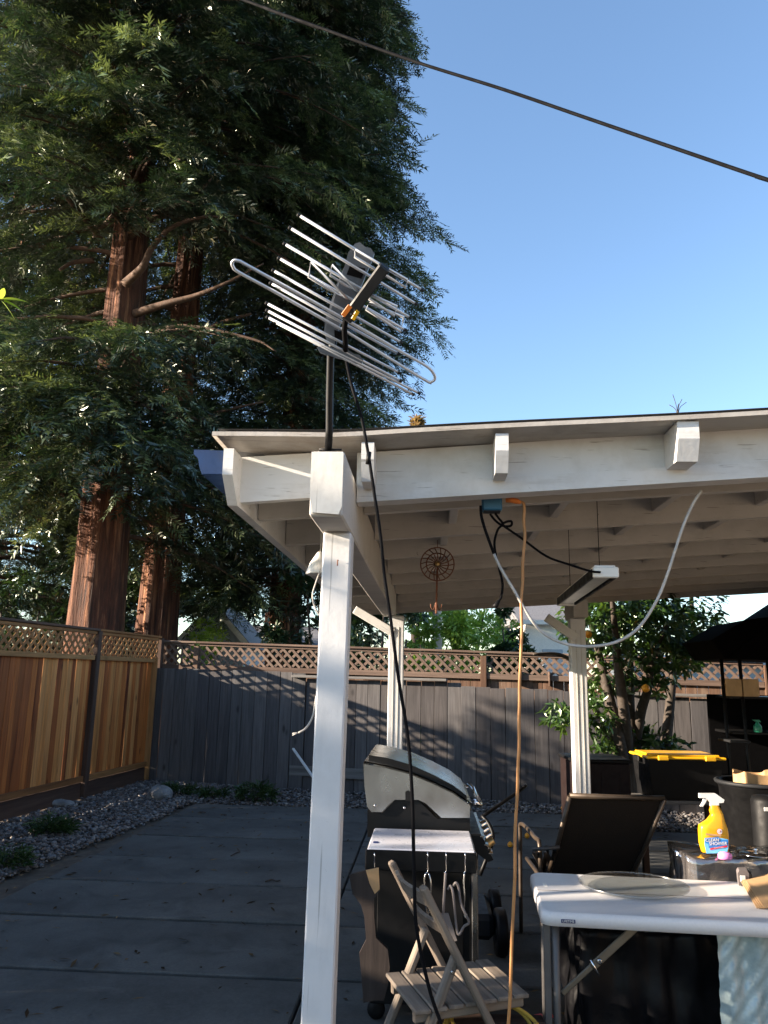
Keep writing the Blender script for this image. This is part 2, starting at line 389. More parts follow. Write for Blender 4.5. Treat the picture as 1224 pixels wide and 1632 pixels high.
MT['citrus_leaf'] = foliage('citrus_leaves', (.013, .038, .009), (.034, .081, .016), (.088, .155, .029), .40, .10)
MT['bush_leaf'] = foliage('hedge_leaves', (.096, .194, .034), (.257, .387, .067), (.549, .645, .148), .35, .06)  # raised leaf tones stand in for sunlight that misses these shrubs
MT['dark_leaf'] = foliage('evergreen_leaves', (.008, .021, .010), (.018, .042, .015), (.039, .071, .024), .3, .08)
MT['weed_leaf'] = foliage('weed_leaves', (.017, .035, .010), (.035, .066, .021), (.070, .112, .042), .3, .04)
MT['loquat_leaf'] = foliage('bright_leaves', (.14, .26, .03), (.26, .38, .05), (.40, .48, .10), .45, .08)
def pebble_mat():
    m = NT('river_pebbles'); at = m.n('ShaderNodeAttribute', attribute_name='rnd')
    c = m.ramp(at.outputs['Fac'], [(0, (.035, .03, .03)), (.35, (.085, .072, .066)), (.6, (.14, .118, .106)), (.8, (.10, .105, .115)), (1, (.26, .23, .20))])
    m.col(m.mix(1.0, c, m.ramp(m.noise(m.coords(shift=False), 40, 5), [(.3, .75), (.7, 1.2)]), 'MULTIPLY')); m.set(Roughness=.75); return m.m
MT['pebble'] = pebble_mat()

# ================================================================== THE SETTING
RZ = Matrix.Rotation(-TH, 3, 'Z')
g = MB(); g.grid(lambda a, b: Vector((-150 + 300 * a, -60 + 300 * b, -0.06)), 30, 30, False)
structure(g.build('ground', MT['soil'], origin=False))

# patio: concrete bays cast one by one with open joints between them
patio = structure(board('patio', (1, 1, .03), W(0, 6, -.12), MT['soil'])); patio.scale = (8.6, 9.6, 1)
patio.matrix_basis = Matrix.Translation(W(1.2, 5.3, -.115)) @ Matrix.Rotation(-TH, 4, 'Z') @ Matrix.Diagonal((8.3, 9.4, .6, 1))
vs_ = [9.98, 9.08, 8.06, 7.14, 6.32, 5.44, 4.53, 3.6, 2.65, 1.7, .75]
for i in range(len(vs_) - 1):
    v1, v0 = vs_[i], vs_[i + 1]
    le = -2.86 - .03 * i
    for (u0, u1) in ((le, -.612), (-.608, 1.758), (1.762, 5.2)):
        if i == 0 and u0 > 1: continue
        o = board('slab', (u1 - u0 - .012, v1 - v0 - .045, .10), W((u0 + u1) / 2, (v0 + v1) / 2, -.05 + random.uniform(-.004, .004)), MT['concrete'], patio,
                  RZ @ Matrix.Rotation(random.uniform(-.002, .002), 3, 'X'), .008)

# river pebbles along both fences
K = Vector((-3.49, 12.1, 0)); FD = Vector((-.164, -1, 0)).normalized(); BD = Vector((5.97, -1.53, 0)).normalized()
def ico():
    import bmesh
    bm = bmesh.new(); bmesh.ops.create_icosphere(bm, subdivisions=1, radius=1.0)
    V = np.array([v.co[:] for v in bm.verts]); T = np.array([[v.index for v in f.verts] for f in bm.faces]); bm.free(); return V, T
IV, IT = ico()
def pebbles(P, R):
    n = len(P); nv = len(IV)
    sc = R[:, None] * np.stack([RNG.uniform(.8, 1.25, n), RNG.uniform(.65, 1.0, n), RNG.uniform(.45, .7, n)], 1)
    V = IV[None] * (1 + RNG.normal(0, .07, (n, nv, 1))) * sc[:, None, :]
    a = RNG.uniform(0, 6.28, n); t = RNG.normal(0, .25, n)
    c, s = np.cos(a)[:, None], np.sin(a)[:, None]; ct, st = np.cos(t)[:, None], np.sin(t)[:, None]
    x, y, z = V[..., 0], V[..., 1], V[..., 2]
    y, z = y * ct - z * st, y * st + z * ct; x, y = x * c - y * s, x * s + y * c
    V = np.stack([x, y, z], -1) + P[:, None, :]
    T = IT[None] + (np.arange(n) * nv)[:, None, None]
    return V.reshape(-1, 3), T.reshape(-1, 3), np.repeat(RNG.uniform(0, 1, n), nv)
pts = []
for _ in range(13000):          # strip by the cedar fence
    s = RNG.uniform(-.1, 8.5); q = RNG.uniform(.05, 1.5)
    p = K + FD * s + Vector((1, -.164, 0)).normalized() * q
    if uof(p) < -2.95 - .03 * max(0, (9.9 - p.y)) : pts.append((p.x, p.y))
for _ in range(11000):          # strip by the grey fence
    s = RNG.uniform(0, 8.5); q = RNG.uniform(.02, 2.2)
    p = K + BD * s - Vector((.25, .97, 0)) * q
    v = p.dot(VH); u = uof(p)
    if (v > 10.0 and u < 1.76) or (v > 9.1 and u >= 1.76): pts.append((p.x, p.y))
pts = np.array(pts); d = pts - np.array([0, 0])
rr = RNG.uniform(.011, .030, len(pts)) * RNG.choice([1, 1, 1, 1.25], len(pts))
P3 = np.column_stack([pts, -.02 + RNG.uniform(0, .035, len(pts))])
V, T, r_ = pebbles(P3, rr)
gb = bpy.data.objects.new('gravel', big_mesh('gravel', V, T, MT['pebble'], r_, True)); link(gb); gb['kind'] = 'stuff'
gb['label'] = 'bed of rounded river pebbles along the foot of the fences'; gb['category'] = 'gravel'
# the pebble bed's own earth
bed = MB(); bed.add([K + Vector((-.3, .4, -.035)), K + FD * 11 + Vector((-.3, 0, -.035)), K + FD * 11 + Vector((3, 0, -.035)), W(-2.8, 9.9, -.035), W(5.5, 9.0, -.035), K + BD * 9 + Vector((.2, .4, -.035))], [(0, 1, 2, 3, 4, 5)])
structure(bed.build('earth_bed', MT['soil']))

# ================================================================== CEDAR FENCE (left)
RNGP = random.Random(3)
cf = thing('cedar_fence', 'new orange cedar board fence with dark posts and lattice top', 'fence', K + FD * 4)
fm = Matrix((FD, Vector((1, -.164, 0)).normalized() * 1.0, Vector((0, 0, 1)))).transposed()   # x along, y towards the yard
NRM = Vector((1, -.164, 0)).normalized()
def cfp(s, n, z): return K + FD * s + NRM * n + Vector((0, 0, z))
LEN = 13.0; s = .02; i = 0
while s < LEN:
    wd = RNGP.choice((.075, .088, .10, .112, .138))
    board('board', (wd - .003, .018, 1.56), cfp(s + wd / 2, RNGP.uniform(-.002, .004), .22 + .78), MT['cedar'], cf, fm @ Matrix.Rotation(RNGP.uniform(-.003, .003), 3, 'Y'), .003); s += wd
for k in range(6):
    s0 = -.03 if k == 0 else 1.82 + 2.42 * (k - 1); s1 = 1.82 + 2.42 * k
    board('post', (.092, .092, 2.10), cfp(s1 if k else 1.82, .035, 1.05), MT['dark_post'], cf, fm, .006)
    a, b = s0 + .05, s1 - .05
    span('rail', cfp(a, .034, .245), cfp(b, .034, .245), .04, .07, MT['cedar_x'], cf)
    span('rail', cfp(a, .034, 1.755), cfp(b, .034, 1.755), .05, .06, MT['cedar_x'], cf)
    span('kickboard', cfp(a, .012, .10), cfp(b, .012, .10), .036, .20, MT['dark_wood'], cf)
    span('rail', cfp(a, .034, 2.075), cfp(b, .034, 2.075), .05, .04, MT['cedar_x'], cf)
    span('cap', cfp(s0, .02, 2.115), cfp(s1, .02, 2.115), .12, .03, MT['dark_wood'] if k % 2 else MT['cedar_x'], cf)
board('post', (.092, .092, 2.10), cfp(-.075, .035, 1.05), MT['dark_post'], cf, fm, .006)
span('end_board', cfp(.10, .022, .02), cfp(.10, .022, 1.80), .15, .02, MT['cedar_x'], cf, up=FD)
def lattice(parent, org, dx, s0, s1, z0, z1, nrm, mat, step=.094, wdt=.036, th=.008, vis=None):
    h = z1 - z0
    for lay, sg in ((0, 1), (1, -1)):
        s = s0 - h
        while s < s1 + h:
            a, b = (s, z0), (s + sg * h, z1)
            lo, hi = min(a[0], b[0]), max(a[0], b[0])
            if lo > s0 - .001 and hi < s1 + .001: ts = (0.0, 1.0)
            else:
                t = sorted([(s0 - a[0]) / (b[0] - a[0]), (s1 - a[0]) / (b[0] - a[0])]); ts = (max(0, t[0]), min(1, t[1]))
            if ts[1] - ts[0] > .08:
                q = [org + dx * (a[0] + (b[0] - a[0]) * t) + nrm * (lay * (th + .001)) + Vector((0, 0, z0 + h * t)) for t in ts]
                span('lattice_slat', q[0], q[1], wdt, th, mat, parent, up=nrm, ch=0.001)
            s += step * 1.4142
lattice(cf, K + NRM * .03, FD, .0, 1.76, 1.785, 2.055, NRM, MT['cedar_x'])
lattice(cf, K + NRM * .03, FD, 1.88, 4.18, 1.785, 2.055, NRM, MT['cedar_x'])
lattice(cf, K + NRM * .03, FD, 4.30, 6.6, 1.785, 2.055, NRM, MT['cedar_x'])

# ================================================================== GREY FENCE (back)
gf = thing('grey_fence', 'weathered grey upright board fence across the back of the yard', 'fence', K + BD * 4)
BN = Vector((BD.y, -BD.x, 0)); BN = BN if BN.y < 0 else -BN          # towards the camera
bmx = Matrix((BD, BN, Vector((0, 0, 1)))).transposed()
if bmx.determinant() < 0: bmx = Matrix((BD, -BN, Vector((0, 0, 1)))).transposed()
def bfp(s, n, z): return K + BD * s + BN * n + Vector((0, 0, z))
s = .0; S_A, S_B, S_C = 2.28, 4.56, 6.35
while s < 10.5:
    wd = .195 + RNGP.uniform(-.02, .02)
    zt = 1.64 - .012 * s if s < S_A else (1.53 if s < S_B else (1.475 - .015 * (s - S_B) if s < S_C else 1.40))
    n = .0 if (s < S_A or s > S_B) else -.03
    zt += RNGP.uniform(-.012, .012)
    board('board', (wd - .006, .02, zt + .02), bfp(s + wd / 2, n + RNGP.uniform(-.004, .004), zt / 2 - .01), MT['grey'], gf, bmx @ Matrix.Rotation(RNGP.uniform(-.005, .005), 3, 'Y'), .003)
    s += wd
span('cap', bfp(S_A, .02, 1.565), bfp(S_B, .02, 1.555), .13, .035, MT['grey_x'], gf)
span('rail', bfp(S_A, -.005, .25), bfp(S_B, -.005, .24), .03, .14, MT['grey_x'], gf)
span('cap', bfp(S_C + .6, .02, 1.43), bfp(10.4, .02, 1.42), .13, .035, MT['grey_x'], gf)
for ss in (.6, 2.9, 5.2, 7.5, 9.8): board('post', (.09, .09, 1.35), bfp(ss, -.075, .66), MT['grey'], gf, bmx, .005)

# ================================================================== NEIGHBOUR'S LATTICE FENCE behind the grey one
lf = thing('lattice_fence', "neighbour's brown board fence with lattice top rising behind the grey fence", 'fence', K + BD * 4 - BN * .22)
def zt_(s): return 2.055 - .0215 * s
def lfp(s, n, z): return bfp(s, -.20 + n, z)
s = -.25
while s < 10.5:
    wd = .142
    board('board', (wd - .004, .018, 1.66), lfp(s + wd / 2, 0, .82 - .006 * s), MT['redfence'], lf, bmx, .003); s += wd
E2 = [-.1, .62, 2.75, 5.05, 6.9, 8.7, 10.5]
for k in range(len(E2) - 1):
    a, b = E2[k], E2[k + 1]
    span('cap', lfp(a, .03, zt_(a) + .005), lfp(b, .03, zt_(b) + .005), .11, .03, MT['redrail'], lf)
    span('rail', lfp(a + .045, .035, zt_(a) - .385 + .011 * a), lfp(b - .045, .035, zt_(b) - .385 + .011 * b), .045, .075, MT['redrail'], lf)
    span('rail', lfp(a + .045, .03, zt_(a) - .03), lfp(b - .045, .03, zt_(b) - .03), .04, .035, MT['redrail'], lf)
    board('post', (.085, .085, 2.0 - .02 * b), lfp(b, .035, (2.0 - .02 * b) / 2), MT['redfence'], lf, bmx, .004)
    zc = zt_((a + b) / 2)
    lattice(lf, K + BN * (-.175), BD, a + .05, b - .05, zc - .355 + .011 * (a + b) / 2, zc - .04, BN, MT['redrail'], .098, .036)
for ss in (5.55, 5.95):
    span('batten', lfp(ss, .06, 1.5), lfp(ss, .06, 1.70), .09, .02, MT['redfence'], lf, up=BD)

# ================================================================== PATIO COVER
pc = thing('patio_cover', 'white painted timber patio cover with low sloping roof and open rafters', 'patio cover', W(-.30, 2.70, 0))
SL = .070
def zr(u): return 2.435 + SL * (u + .24)          # top of the rim board
def pbox(name, u0, u1, v0, v1, z0, z1, mat, parent=pc, ch=.004, M=None):
    return board(name, (u1 - u0, v1 - v0, z1 - z0), W((u0 + u1) / 2, (v0 + v1) / 2, (z0 + z1) / 2), mat, parent, RZ @ M if M else RZ, ch)
def sloped(name, u0, u1, v, th, z0f, z1f, mat, parent=pc, chamfer=None):
    m = MB(); P = [(u0, z0f(u0)), (u1, z0f(u1)), (u1, z1f(u1)), (u0, z1f(u0))]
    if chamfer: P = [(u0, z1f(u0)), (u0, z0f(u0) + chamfer[1]), (u0 + chamfer[0], z0f(u0)), (u1, z0f(u1)), (u1, z1f(u1))]
    m.prism([W(u, v, z) for u, z in P], VH * th); return m.build(name, mat, parent)
VE = 8.15; UR = 4.6
# posts
pbox('post', -.365, -.265, 2.66, 2.765, -.0, 2.093, MT['post_white'], ch=.006, M=Matrix.Rotation(.010, 3, 'Y'))
for (uu, vv) in ((-.245, 6.55), (1.255, 6.55), (3.9, 2.72), (3.9, 6.55)):
    p = pbox('post', uu - .062, uu + .062, vv - .06, vv + .06, .0, 2.094, MT['post_white'], ch=.006)
    for du in (-.02, .02):
        pbox('groove_strip', uu + du - .003, uu + du + .003, vv - .0635, vv - .0602, .02, 2.0, MT['under'], p, .0008)
# long beams running back from the front posts
def beam(uc, v0, v1, zb, zt, wdt, mat, endm):
    b = pbox('beam', uc - wdt / 2, uc + wdt / 2, v0 + .012, v1, zb, zt, mat, ch=.006)
    e = MB(); ck = wdt / 2 - .002
    e.prism([W(uc - ck, v0, zb + .06), W(uc - ck + .01, v0, zb + .01), W(uc + ck - .01, v0, zb + .004), W(uc + ck, v0, zb + .03), W(uc + ck, v0, zt - .01), W(uc - ck, v0, zt - .006)], VH * .014)
    e.build('beam_end', endm, b); return b
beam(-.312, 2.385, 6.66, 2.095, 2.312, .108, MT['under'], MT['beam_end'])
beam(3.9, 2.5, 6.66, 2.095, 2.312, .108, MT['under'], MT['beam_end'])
pbox('beam', 1.195, 1.315, 6.35, 6.75, 2.0945, 2.24, MT['under'])
# front rim: left tail with cut end, then the deeper board with a lower trim strip
sloped('rim_board', -.745, -.366, 2.83, .04, lambda u: zr(u) - .165, lambda u: zr(u) + .012, MT['white'], chamfer=(.035, .06))
sloped('rim_board', -.258, UR, 2.83, .04, lambda u: zr(u) - .135, lambda u: zr(u), MT['white'])
sloped('trim_strip', -.255, UR, 2.815, .085, lambda u: zr(u) - .198, lambda u: zr(u) - .137, MT['white'])
# roof deck: a thin sheet that sags a little between its supports, and roofing above it
def roofz(u, v): return zr(u) + .004 + (-.006 + .010 * math.sin((u + .9) * 2.2) * max(0, 1 - (v - 2.65) / .5) if v < 3.1 else 0)
def deck(z_off, u0):
    def fn(a, b):
        u = u0 + (UR - u0) * a; v = 2.65 + (VE - 2.65) * (b ** 2.2)
        up = .042 * max(0, (-.30 - u) / .45) * (1 if v < 2.9 else 0)
        return W(u, v, roofz(u, v) + z_off + up)
    return fn
m = MB(); m.grid(deck(.002, -.775), 48, 30); m.grid(deck(.018, -.775), 48, 30)
nn = 49 * 31
for i in range(48): m.f.append((i, i + 1, i + 1 + nn, i + nn)); m.sm.append(False)
for j in range(30): m.f.append((j * 49, (j + 1) * 49, (j + 1) * 49 + nn, j * 49 + nn)); m.sm.append(False)
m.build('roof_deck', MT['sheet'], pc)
m = MB(); m.grid(deck(.0205, -.755), 30, 16); m.grid(deck(.028, -.755), 30, 16); m.build('roofing', MT['roofing'], pc)
# outlookers under the front overhang
for uc, wd in ((-.205, .046), (.278, .046), (.935, .075), (1.62, .05), (2.3, .05)):
    m = MB(); t = zr(uc)
    m.prism([W(uc - wd / 2, 2.665, t - .012), W(uc - wd / 2, 2.665, t - .075), W(uc - wd / 2, 2.70, t - .150), W(uc - wd / 2, 2.829, t - .150), W(uc - wd / 2, 2.829, t - .012)], UH * wd)
    m.build('outlooker', MT['white'], pc)
# rafters
rv = [3.14 + .64 * k for k in range(8)]
for v in rv:
    for (u0, u1) in ((-.70, -.372), (-.252, UR)):
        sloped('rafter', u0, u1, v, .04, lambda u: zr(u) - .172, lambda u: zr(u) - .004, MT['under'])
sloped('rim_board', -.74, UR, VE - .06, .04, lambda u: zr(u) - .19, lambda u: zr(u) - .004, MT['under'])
# blocking between the rafters, in rows
vv_ = [2.87] + rv + [VE - .06]
for u in (.12, .62, 1.12, 1.62, 2.2):
    for k in range(len(vv_) - 1):
        a, b = vv_[k] + .041, vv_[k + 1] - .001
        uu = u + .03 * ((k % 2) - .5)
        pbox('blocking', uu - .02, uu + .02, a, b, zr(uu) - .115, zr(uu) - .012, MT['under'], ch=.003)
# left fascia with cut front end, and the blue gutter hung on it
m = MB(); zt = zr(-.72)
m.prism([W(-.742, 2.70, zt + .01), W(-.742, 2.70, zt - .09), W(-.742, 2.80, zt - .185), W(-.742, VE, zt - .185), W(-.742, VE, zt + .01)], UH * .038)
m.build('fascia', MT['white'], pc)
m = MB(); pr = [(-.748, .0), (-.748, -.09), (-.830, -.09), (-.842, -.06), (-.848, -.03), (-.866, -.012), (-.866, .004), (-.856, .004), (-.856, -.010), (-.838, -.026), (-.832, -.058), (-.822, -.082), (-.756, -.082), (-.756, .0)]
m.prism([W(u, 2.74, zt + .01 + z) for u, z in pr], VH * (VE - 2.74)); gu = m.build('gutter', MT['gutter'], pc)
m = MB(); m.prism([W(u, 2.737, zt + .012 + z) for u, z in pr[:7]], VH * .003); m.build('gutter_cap', MT['gutter'], gu)
# unseen house to the right, added to block sky light and deepen roof shade
hs_ = thing('unseen_house', 'unseen tan house wall added at the high side of the patio cover to deepen its shade', 'building', W(4.7, 1, 0))
MT['tan_wall'] = plain('tan_stucco', (.20, .17, .14), .9, var=.12, scale=24, bump=.3)
pbox('wall', UR + .02, UR + 4, -8, 7.9, -.05, 2.72, MT['tan_wall'], hs_, .01)
hr = pbox('roof', UR - .0, UR + 4.4, -8.4, 8.2, 2.86, 3.02, MT['roofing'], hs_, .01)
wd0 = pbox('window', UR + .004, UR + .018, 3.2, 4.6, 1.0, 2.0, MT['siding_dark'], hs_, .003)
# knee braces at the back posts
def brace(a, b):
    span('brace', a, b, .04, .07, MT['white'], pc)
brace(W(-.27, 6.5, 1.95), W(-.60, 6.5, 2.14)); brace(W(1.24, 6.5, 1.93), W(1.0, 6.5, 2.10))
for z in (1.99,):
    m = MB(); m.tube([W(-.298, 2.654, z), W(-.298, 2.640, z), W(-.298, 2.638, z - .02)], .0022, 6); m.build('nail', MT['rust'], pc)

# ================================================================== VEGETATION AND FAR THINGS
def rot_from(dirs, ups):
    "rows -> (n,3,3) matrices with x along dirs"
    x = dirs / np.linalg.norm(dirs, axis=1, keepdims=True)
    y = np.cross(ups, x); y /= np.linalg.norm(y, axis=1, keepdims=True) + 1e-9
    return np.stack([x, y, np.cross(x, y)], 2)
def frond(seed, nb=8, L=1.0, bl=.36, bw=.050):
    r = np.random.default_rng(seed); V = []; T = []
    def blade(p, d, l, wd, tilt):
        n = np.cross(d, [0, 0, 1]); n /= np.linalg.norm(n); n = n * math.cos(tilt) + np.array([0, 0, math.sin(tilt)])
        b = len(V); V.extend([p - n * wd * .25, p + d * l * .35 + n * wd, p + d * l]); T.append((b, b + 1, b + 2))
    for i in range(nb):
        t = (i + .4) / nb; p = np.array([L * t, 0, -.12 * t * t])
        for sg in (-1, 1):
            a = rad(r.uniform(32, 58)) * sg; l = bl * (1.1 - .55 * t) * r.uniform(.75, 1.2)
            d = np.array([math.cos(a), math.sin(a), r.uniform(-.35, .15)]); d /= np.linalg.norm(d)
            blade(p, d, l, bw * r.uniform(.7, 1.2), r.uniform(-.7, .7))
    d = np.array([1, 0, -.3]); d /= np.linalg.norm(d); blade(np.array([L * .85, 0, -.1]), d, bl * .8, bw, 0)
    return np.array(V), np.array(T)
def leafv(seed, kind='oval'):
    r = np.random.default_rng(seed); V = []; T = []
    n = {'oval': 5, 'long': 4}[kind]
    for i in range(n):      # a small twig of leaves
        t = i / n; a = i * 2.4 + r.uniform(-.4, .4); l = r.uniform(.75, 1.1); wd = .21 if kind == 'oval' else .11
        d = np.array([math.cos(a) * .8 + .5, math.sin(a) * .8, r.uniform(-.5, .35)]); d /= np.linalg.norm(d)
        s = np.cross(d, [0, 0, 1]); s /= np.linalg.norm(s); u = np.cross(s, d); p = np.array([t * .8, 0, 0])
        b = len(V)
        V.extend([p, p + d * l * .35 + s * wd * l + u * .06, p + d * l * .35 - s * wd * l + u * .06, p + d * l * .45, p + d * l * .75 + s * wd * .7 * l, p + d * l * .75 - s * wd * .7 * l, p + d * l - u * .08])
        T.extend([(b, b + 1, b + 3), (b, b + 3, b + 2), (b + 1, b + 4, b + 3), (b + 3, b + 5, b + 2), (b + 4, b + 6, b + 3), (b + 3, b + 6, b + 5)])
    return np.array(V), np.array(T)
def leaf2(seed):
    r = np.random.default_rng(seed); V = []; T = []
    for i in range(5):
        a = i * 2.4 + r.uniform(-.4, .4); l = r.uniform(.75, 1.1); d = np.array([math.cos(a) * .8 + .5, math.sin(a) * .8, r.uniform(-.5, .35)]); d /= np.linalg.norm(d)
        s = np.cross(d, [0, 0, 1]); s /= np.linalg.norm(s); u = np.cross(s, d); p = np.array([i / 5 * .8, 0, 0]); b = len(V)
        V.extend([p, p + d * l * .5 + s * .21 * l + u * .05, p + d * l, p + d * l * .5 - s * .21 * l + u * .05]); T.extend([(b, b + 1, b + 2), (b, b + 2, b + 3)])
    return np.array(V), np.array(T)
def scatter(variants, P, R, S, rn):
    Vs, Ts, Rs = [], [], []; off = 0; pick = np.arange(len(P)) % len(variants)
    for k, (v, t) in enumerate(variants):
        ix = np.where(pick == k)[0]
        if not len(ix): continue
        q = np.einsum('nij,vj->nvi', R[ix], v) * S[ix][:, None, None] + P[ix][:, None, :]
        Vs.append(q.reshape(-1, 3)); Ts.append((t[None] + (np.arange(len(ix)) * len(v))[:, None, None]).reshape(-1, 3) + off)
        Rs.append(np.clip(np.repeat(rn[ix], len(v)) + RNG.normal(0, .06, len(ix) * len(v)), 0, 1)); off += len(ix) * len(v)
    return np.concatenate(Vs), np.concatenate(Ts), np.concatenate(Rs)
def leafobj(name, variants, P, D, S, mat, parent, rn=None, upj=.5, kind=None):
    P = np.asarray(P); n = len(P)
    ups = np.array([0, 0, 1.]) + RNG.normal(0, upj, (n, 3))
    rn = RNG.beta(2, 3, n) if rn is None else rn
    V, T, r = scatter(variants, P, rot_from(np.asarray(D), ups), np.asarray(S), rn)
    c = np.array(wm(parent).translation) if parent else np.zeros(3)
    o = bpy.data.objects.new(name, big_mesh(name, V - c, T, mat, r)); o.matrix_basis = Matrix.Translation(Vector(c)); link(o, parent)
    if kind: o['kind'] = kind
    return o
FR = [frond(i) for i in range(6)]
OV = [leafv(i) for i in range(5)]; LG = [leafv(i, 'long') for i in range(5)]; DM = [leaf2(i) for i in range(5)]

def trunk_mesh(base, top, r0, r1, seed, lobes=7, nz=60, nth=44):
    r = np.random.default_rng(seed); ph = r.uniform(0, 6.28, 4); m = MB()
    def fn(a, b):
        th = a * 2 * math.pi; t = b; R = r0 + (r1 - r0) * t + .35 * r0 * math.exp(-t * 26)
        R *= 1 + .09 * math.sin(lobes * th + ph[0] + 1.4 * t) + .05 * math.sin(2 * th + ph[1] + 2 * t) + .035 * math.sin((lobes * 3 + 1) * th + ph[2] + 9 * t) + .02 * math.sin(40 * t + 5 * th)
        c = base.lerp(top, t) + Vector((.12 * math.sin(3 * t + ph[3]), .1 * math.sin(4 * t + ph[2]), 0)) * t
        return c + Vector((math.cos(th) * R, math.sin(th) * R, 0))
    m.grid(fn, nth, nz); return m

def redwood(label, base, lean, H, r0, crown, zmin, nbr, seed, keep, limbs=(), ftw=9, zmax=None, extra=()):
    r = np.random.default_rng(seed); base = Vector(base); top = base + Vector((lean[0], lean[1], H))
    t = thing('redwood_tree', label, 'tree', base, group='redwoods behind the fences')
    trunk_mesh(base, top, r0, .08, seed).build('trunk', MT['bark'], t)
    P, D, S, RN = [], [], [], []; lm = MB()
    zmax = zmax or H * .97
    for k in range(nbr + len(extra)):
        z0 = zmin + (zmax - zmin) * ((k + r.uniform(0, 1)) / nbr); az = r.uniform(0, 2 * math.pi)
        if k >= nbr: z0, az = extra[k - nbr]
        elif r.uniform() > keep(az, z0): continue
        Rz = crown(z0) * r.uniform(.80, 1.06) * (.78 if math.sin(az) < -.6 else 1); hd = np.array([math.cos(az), math.sin(az), 0])
        c0 = np.array(base.lerp(top, z0 / H)); ua, ub = r.uniform(.05, .30), r.uniform(.30, .55); bend = r.normal(0, .12)
        sd_ = np.array([-hd[1], hd[0], 0])
        def pt(q): return c0 + hd * Rz * q + sd_ * Rz * bend * q * q + np.array([0, 0, Rz * (ua * q - ub * q * q)])
        lm.tube([pt(q) for q in np.linspace(0, .96, 7)], [max(.008, .062 * (1 - q) * (.5 + Rz / 8)) for q in np.linspace(0, .96, 7)], 5, cap=False)
        ntw = int(Rz * 5.0) + 3; tone = r.normal(0, .10)
        for j in range(ntw):
            q = .16 + .84 * (j + r.uniform(0, 1)) / ntw; p0 = pt(q); sg = 1 if j % 2 else -1
            yaw = sg * rad(r.uniform(15, 75)) * (1.15 - .6 * q); cy, sy = math.cos(yaw), math.sin(yaw)
            td = hd * cy + sd_ * sy; L = r.uniform(.5, 1.15) * (1.1 - .35 * q); dr = r.uniform(.1, .95); tt_ = r.normal(0, .23)
            for i in range(ftw):
                f = ((i + r.uniform(0, .9)) / ftw) ** .6
                p = p0 + td * L * f + np.array([r.normal(0, .05), r.normal(0, .05), -dr * L * f * f + r.normal(0, .06)])
                ya = r.uniform(-.9, .9); ca, sa = math.cos(ya), math.sin(ya)
                d = np.array([td[0] * ca - td[1] * sa, td[0] * sa + td[1] * ca, -dr * f * 1.1 + r.uniform(-.35, .25)])
                wv_ = Vector(p) - C0; dp = wv_.dot(FW); qx = 612 + FPX * wv_.dot(RT) / dp; qy = 816 - FPX * wv_.dot(UP) / dp
                far_ = qx < -160 or qy < -200 or (p[1] > base.y + 1.2 and (i % 2))
                if far_ and r.uniform() > .22: continue
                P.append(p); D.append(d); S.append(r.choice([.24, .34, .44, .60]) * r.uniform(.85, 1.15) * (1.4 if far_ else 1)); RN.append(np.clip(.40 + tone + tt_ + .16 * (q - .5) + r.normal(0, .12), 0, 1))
    for L_ in limbs:
        cp = curve_pts([Vector(a[:3]) for a in L_], 6); n = len(cp); lm.tube(cp, [L_[0][3] + (L_[-1][3] - L_[0][3]) * i / (n - 1) for i in range(n)], 8)
    lm.build('limbs', MT['limb_bark'], t)
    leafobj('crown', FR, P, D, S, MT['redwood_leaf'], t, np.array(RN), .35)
    return t
def rp(x, y, Y, r=.08): p = aty(x, y, Y); return (p.x, p.y, p.z, r)
south = lambda az: math.cos(az + math.pi / 2)        # 1 when the branch points at the camera
A0 = atz(152, 1000, 0); pa = aty(152, 1000, 14.5); A0 = Vector((pa.x, 14.5, -.1))
def keepA(az, z):
    if math.cos(az) > .35 and 7.4 < z < 11.2: return .22
    s_ = south(az)
    if s_ > .25:
        if 4.7 < z < 7.5: return .95
        if z > 9.9: return 1.0
        return .10
    return 1.0
def crA(z): return max(.5, min(5.4, 3.4 + .12 * z) * (1 if z < 19.5 else max(.12, (27 - z) / 7.5)))
limbsA = [[rp(205, 375, 14.1, .10), rp(245, 345, 13.6, .085), rp(280, 328, 13.3, .07), rp(318, 305, 13.0, .04), rp(345, 275, 12.8, .012)],
          [rp(200, 452, 14.0, .095), rp(228, 425, 13.6, .08), rp(242, 395, 13.4, .07), rp(275, 362, 13.1, .05), rp(330, 345, 12.9, .03), rp(370, 350, 12.7, .01)],
          [rp(215, 500, 14.3, .09), rp(262, 485, 14.0, .085), rp(310, 472, 13.8, .075), rp(358, 452, 13.5, .05), rp(420, 420, 13.2, .012)],
          [rp(160, 380, 14.2, .07), rp(120, 330, 13.5, .05), rp(60, 270, 13.0, .03)],
          [rp(150, 415, 14.3, .06), rp(118, 418, 14.2, .05), rp(95, 430, 14.0, .03)],
          [rp(105, 790, 14.1, .06), rp(40, 720, 13.6, .05), rp(-30, 700, 13.2, .03)],
          [rp(200, 560, 14.2, .06), rp(280, 520, 13.9, .05), rp(400, 540, 13.7, .03), rp(440, 560, 13.6, .01)]]
redwood('largest redwood with broad furrowed trunk lit on its left side', A0, (-.30, .2, 0), 27, .53, crA, 4.0, 215, 21, keepA, limbsA, extra=[(5.6 + .14 * k, -1.57 + .75 * math.sin(k * 2.3)) for k in range(18)] + [(10.6 + .25 * k, -1.57 + .8 * math.sin(k * 1.7)) for k in range(20)])
pb = aty(250, 1000, 16.6)
def keepB(az, z):
    if south(az) > -.1 and z < 12.2: return .12
    return 1.0
def crB(z): return max(.5, min(4.4, 3.4 + .1 * z) * (1 if z < 19.5 else max(.12, (27 - z) / 7.5)))
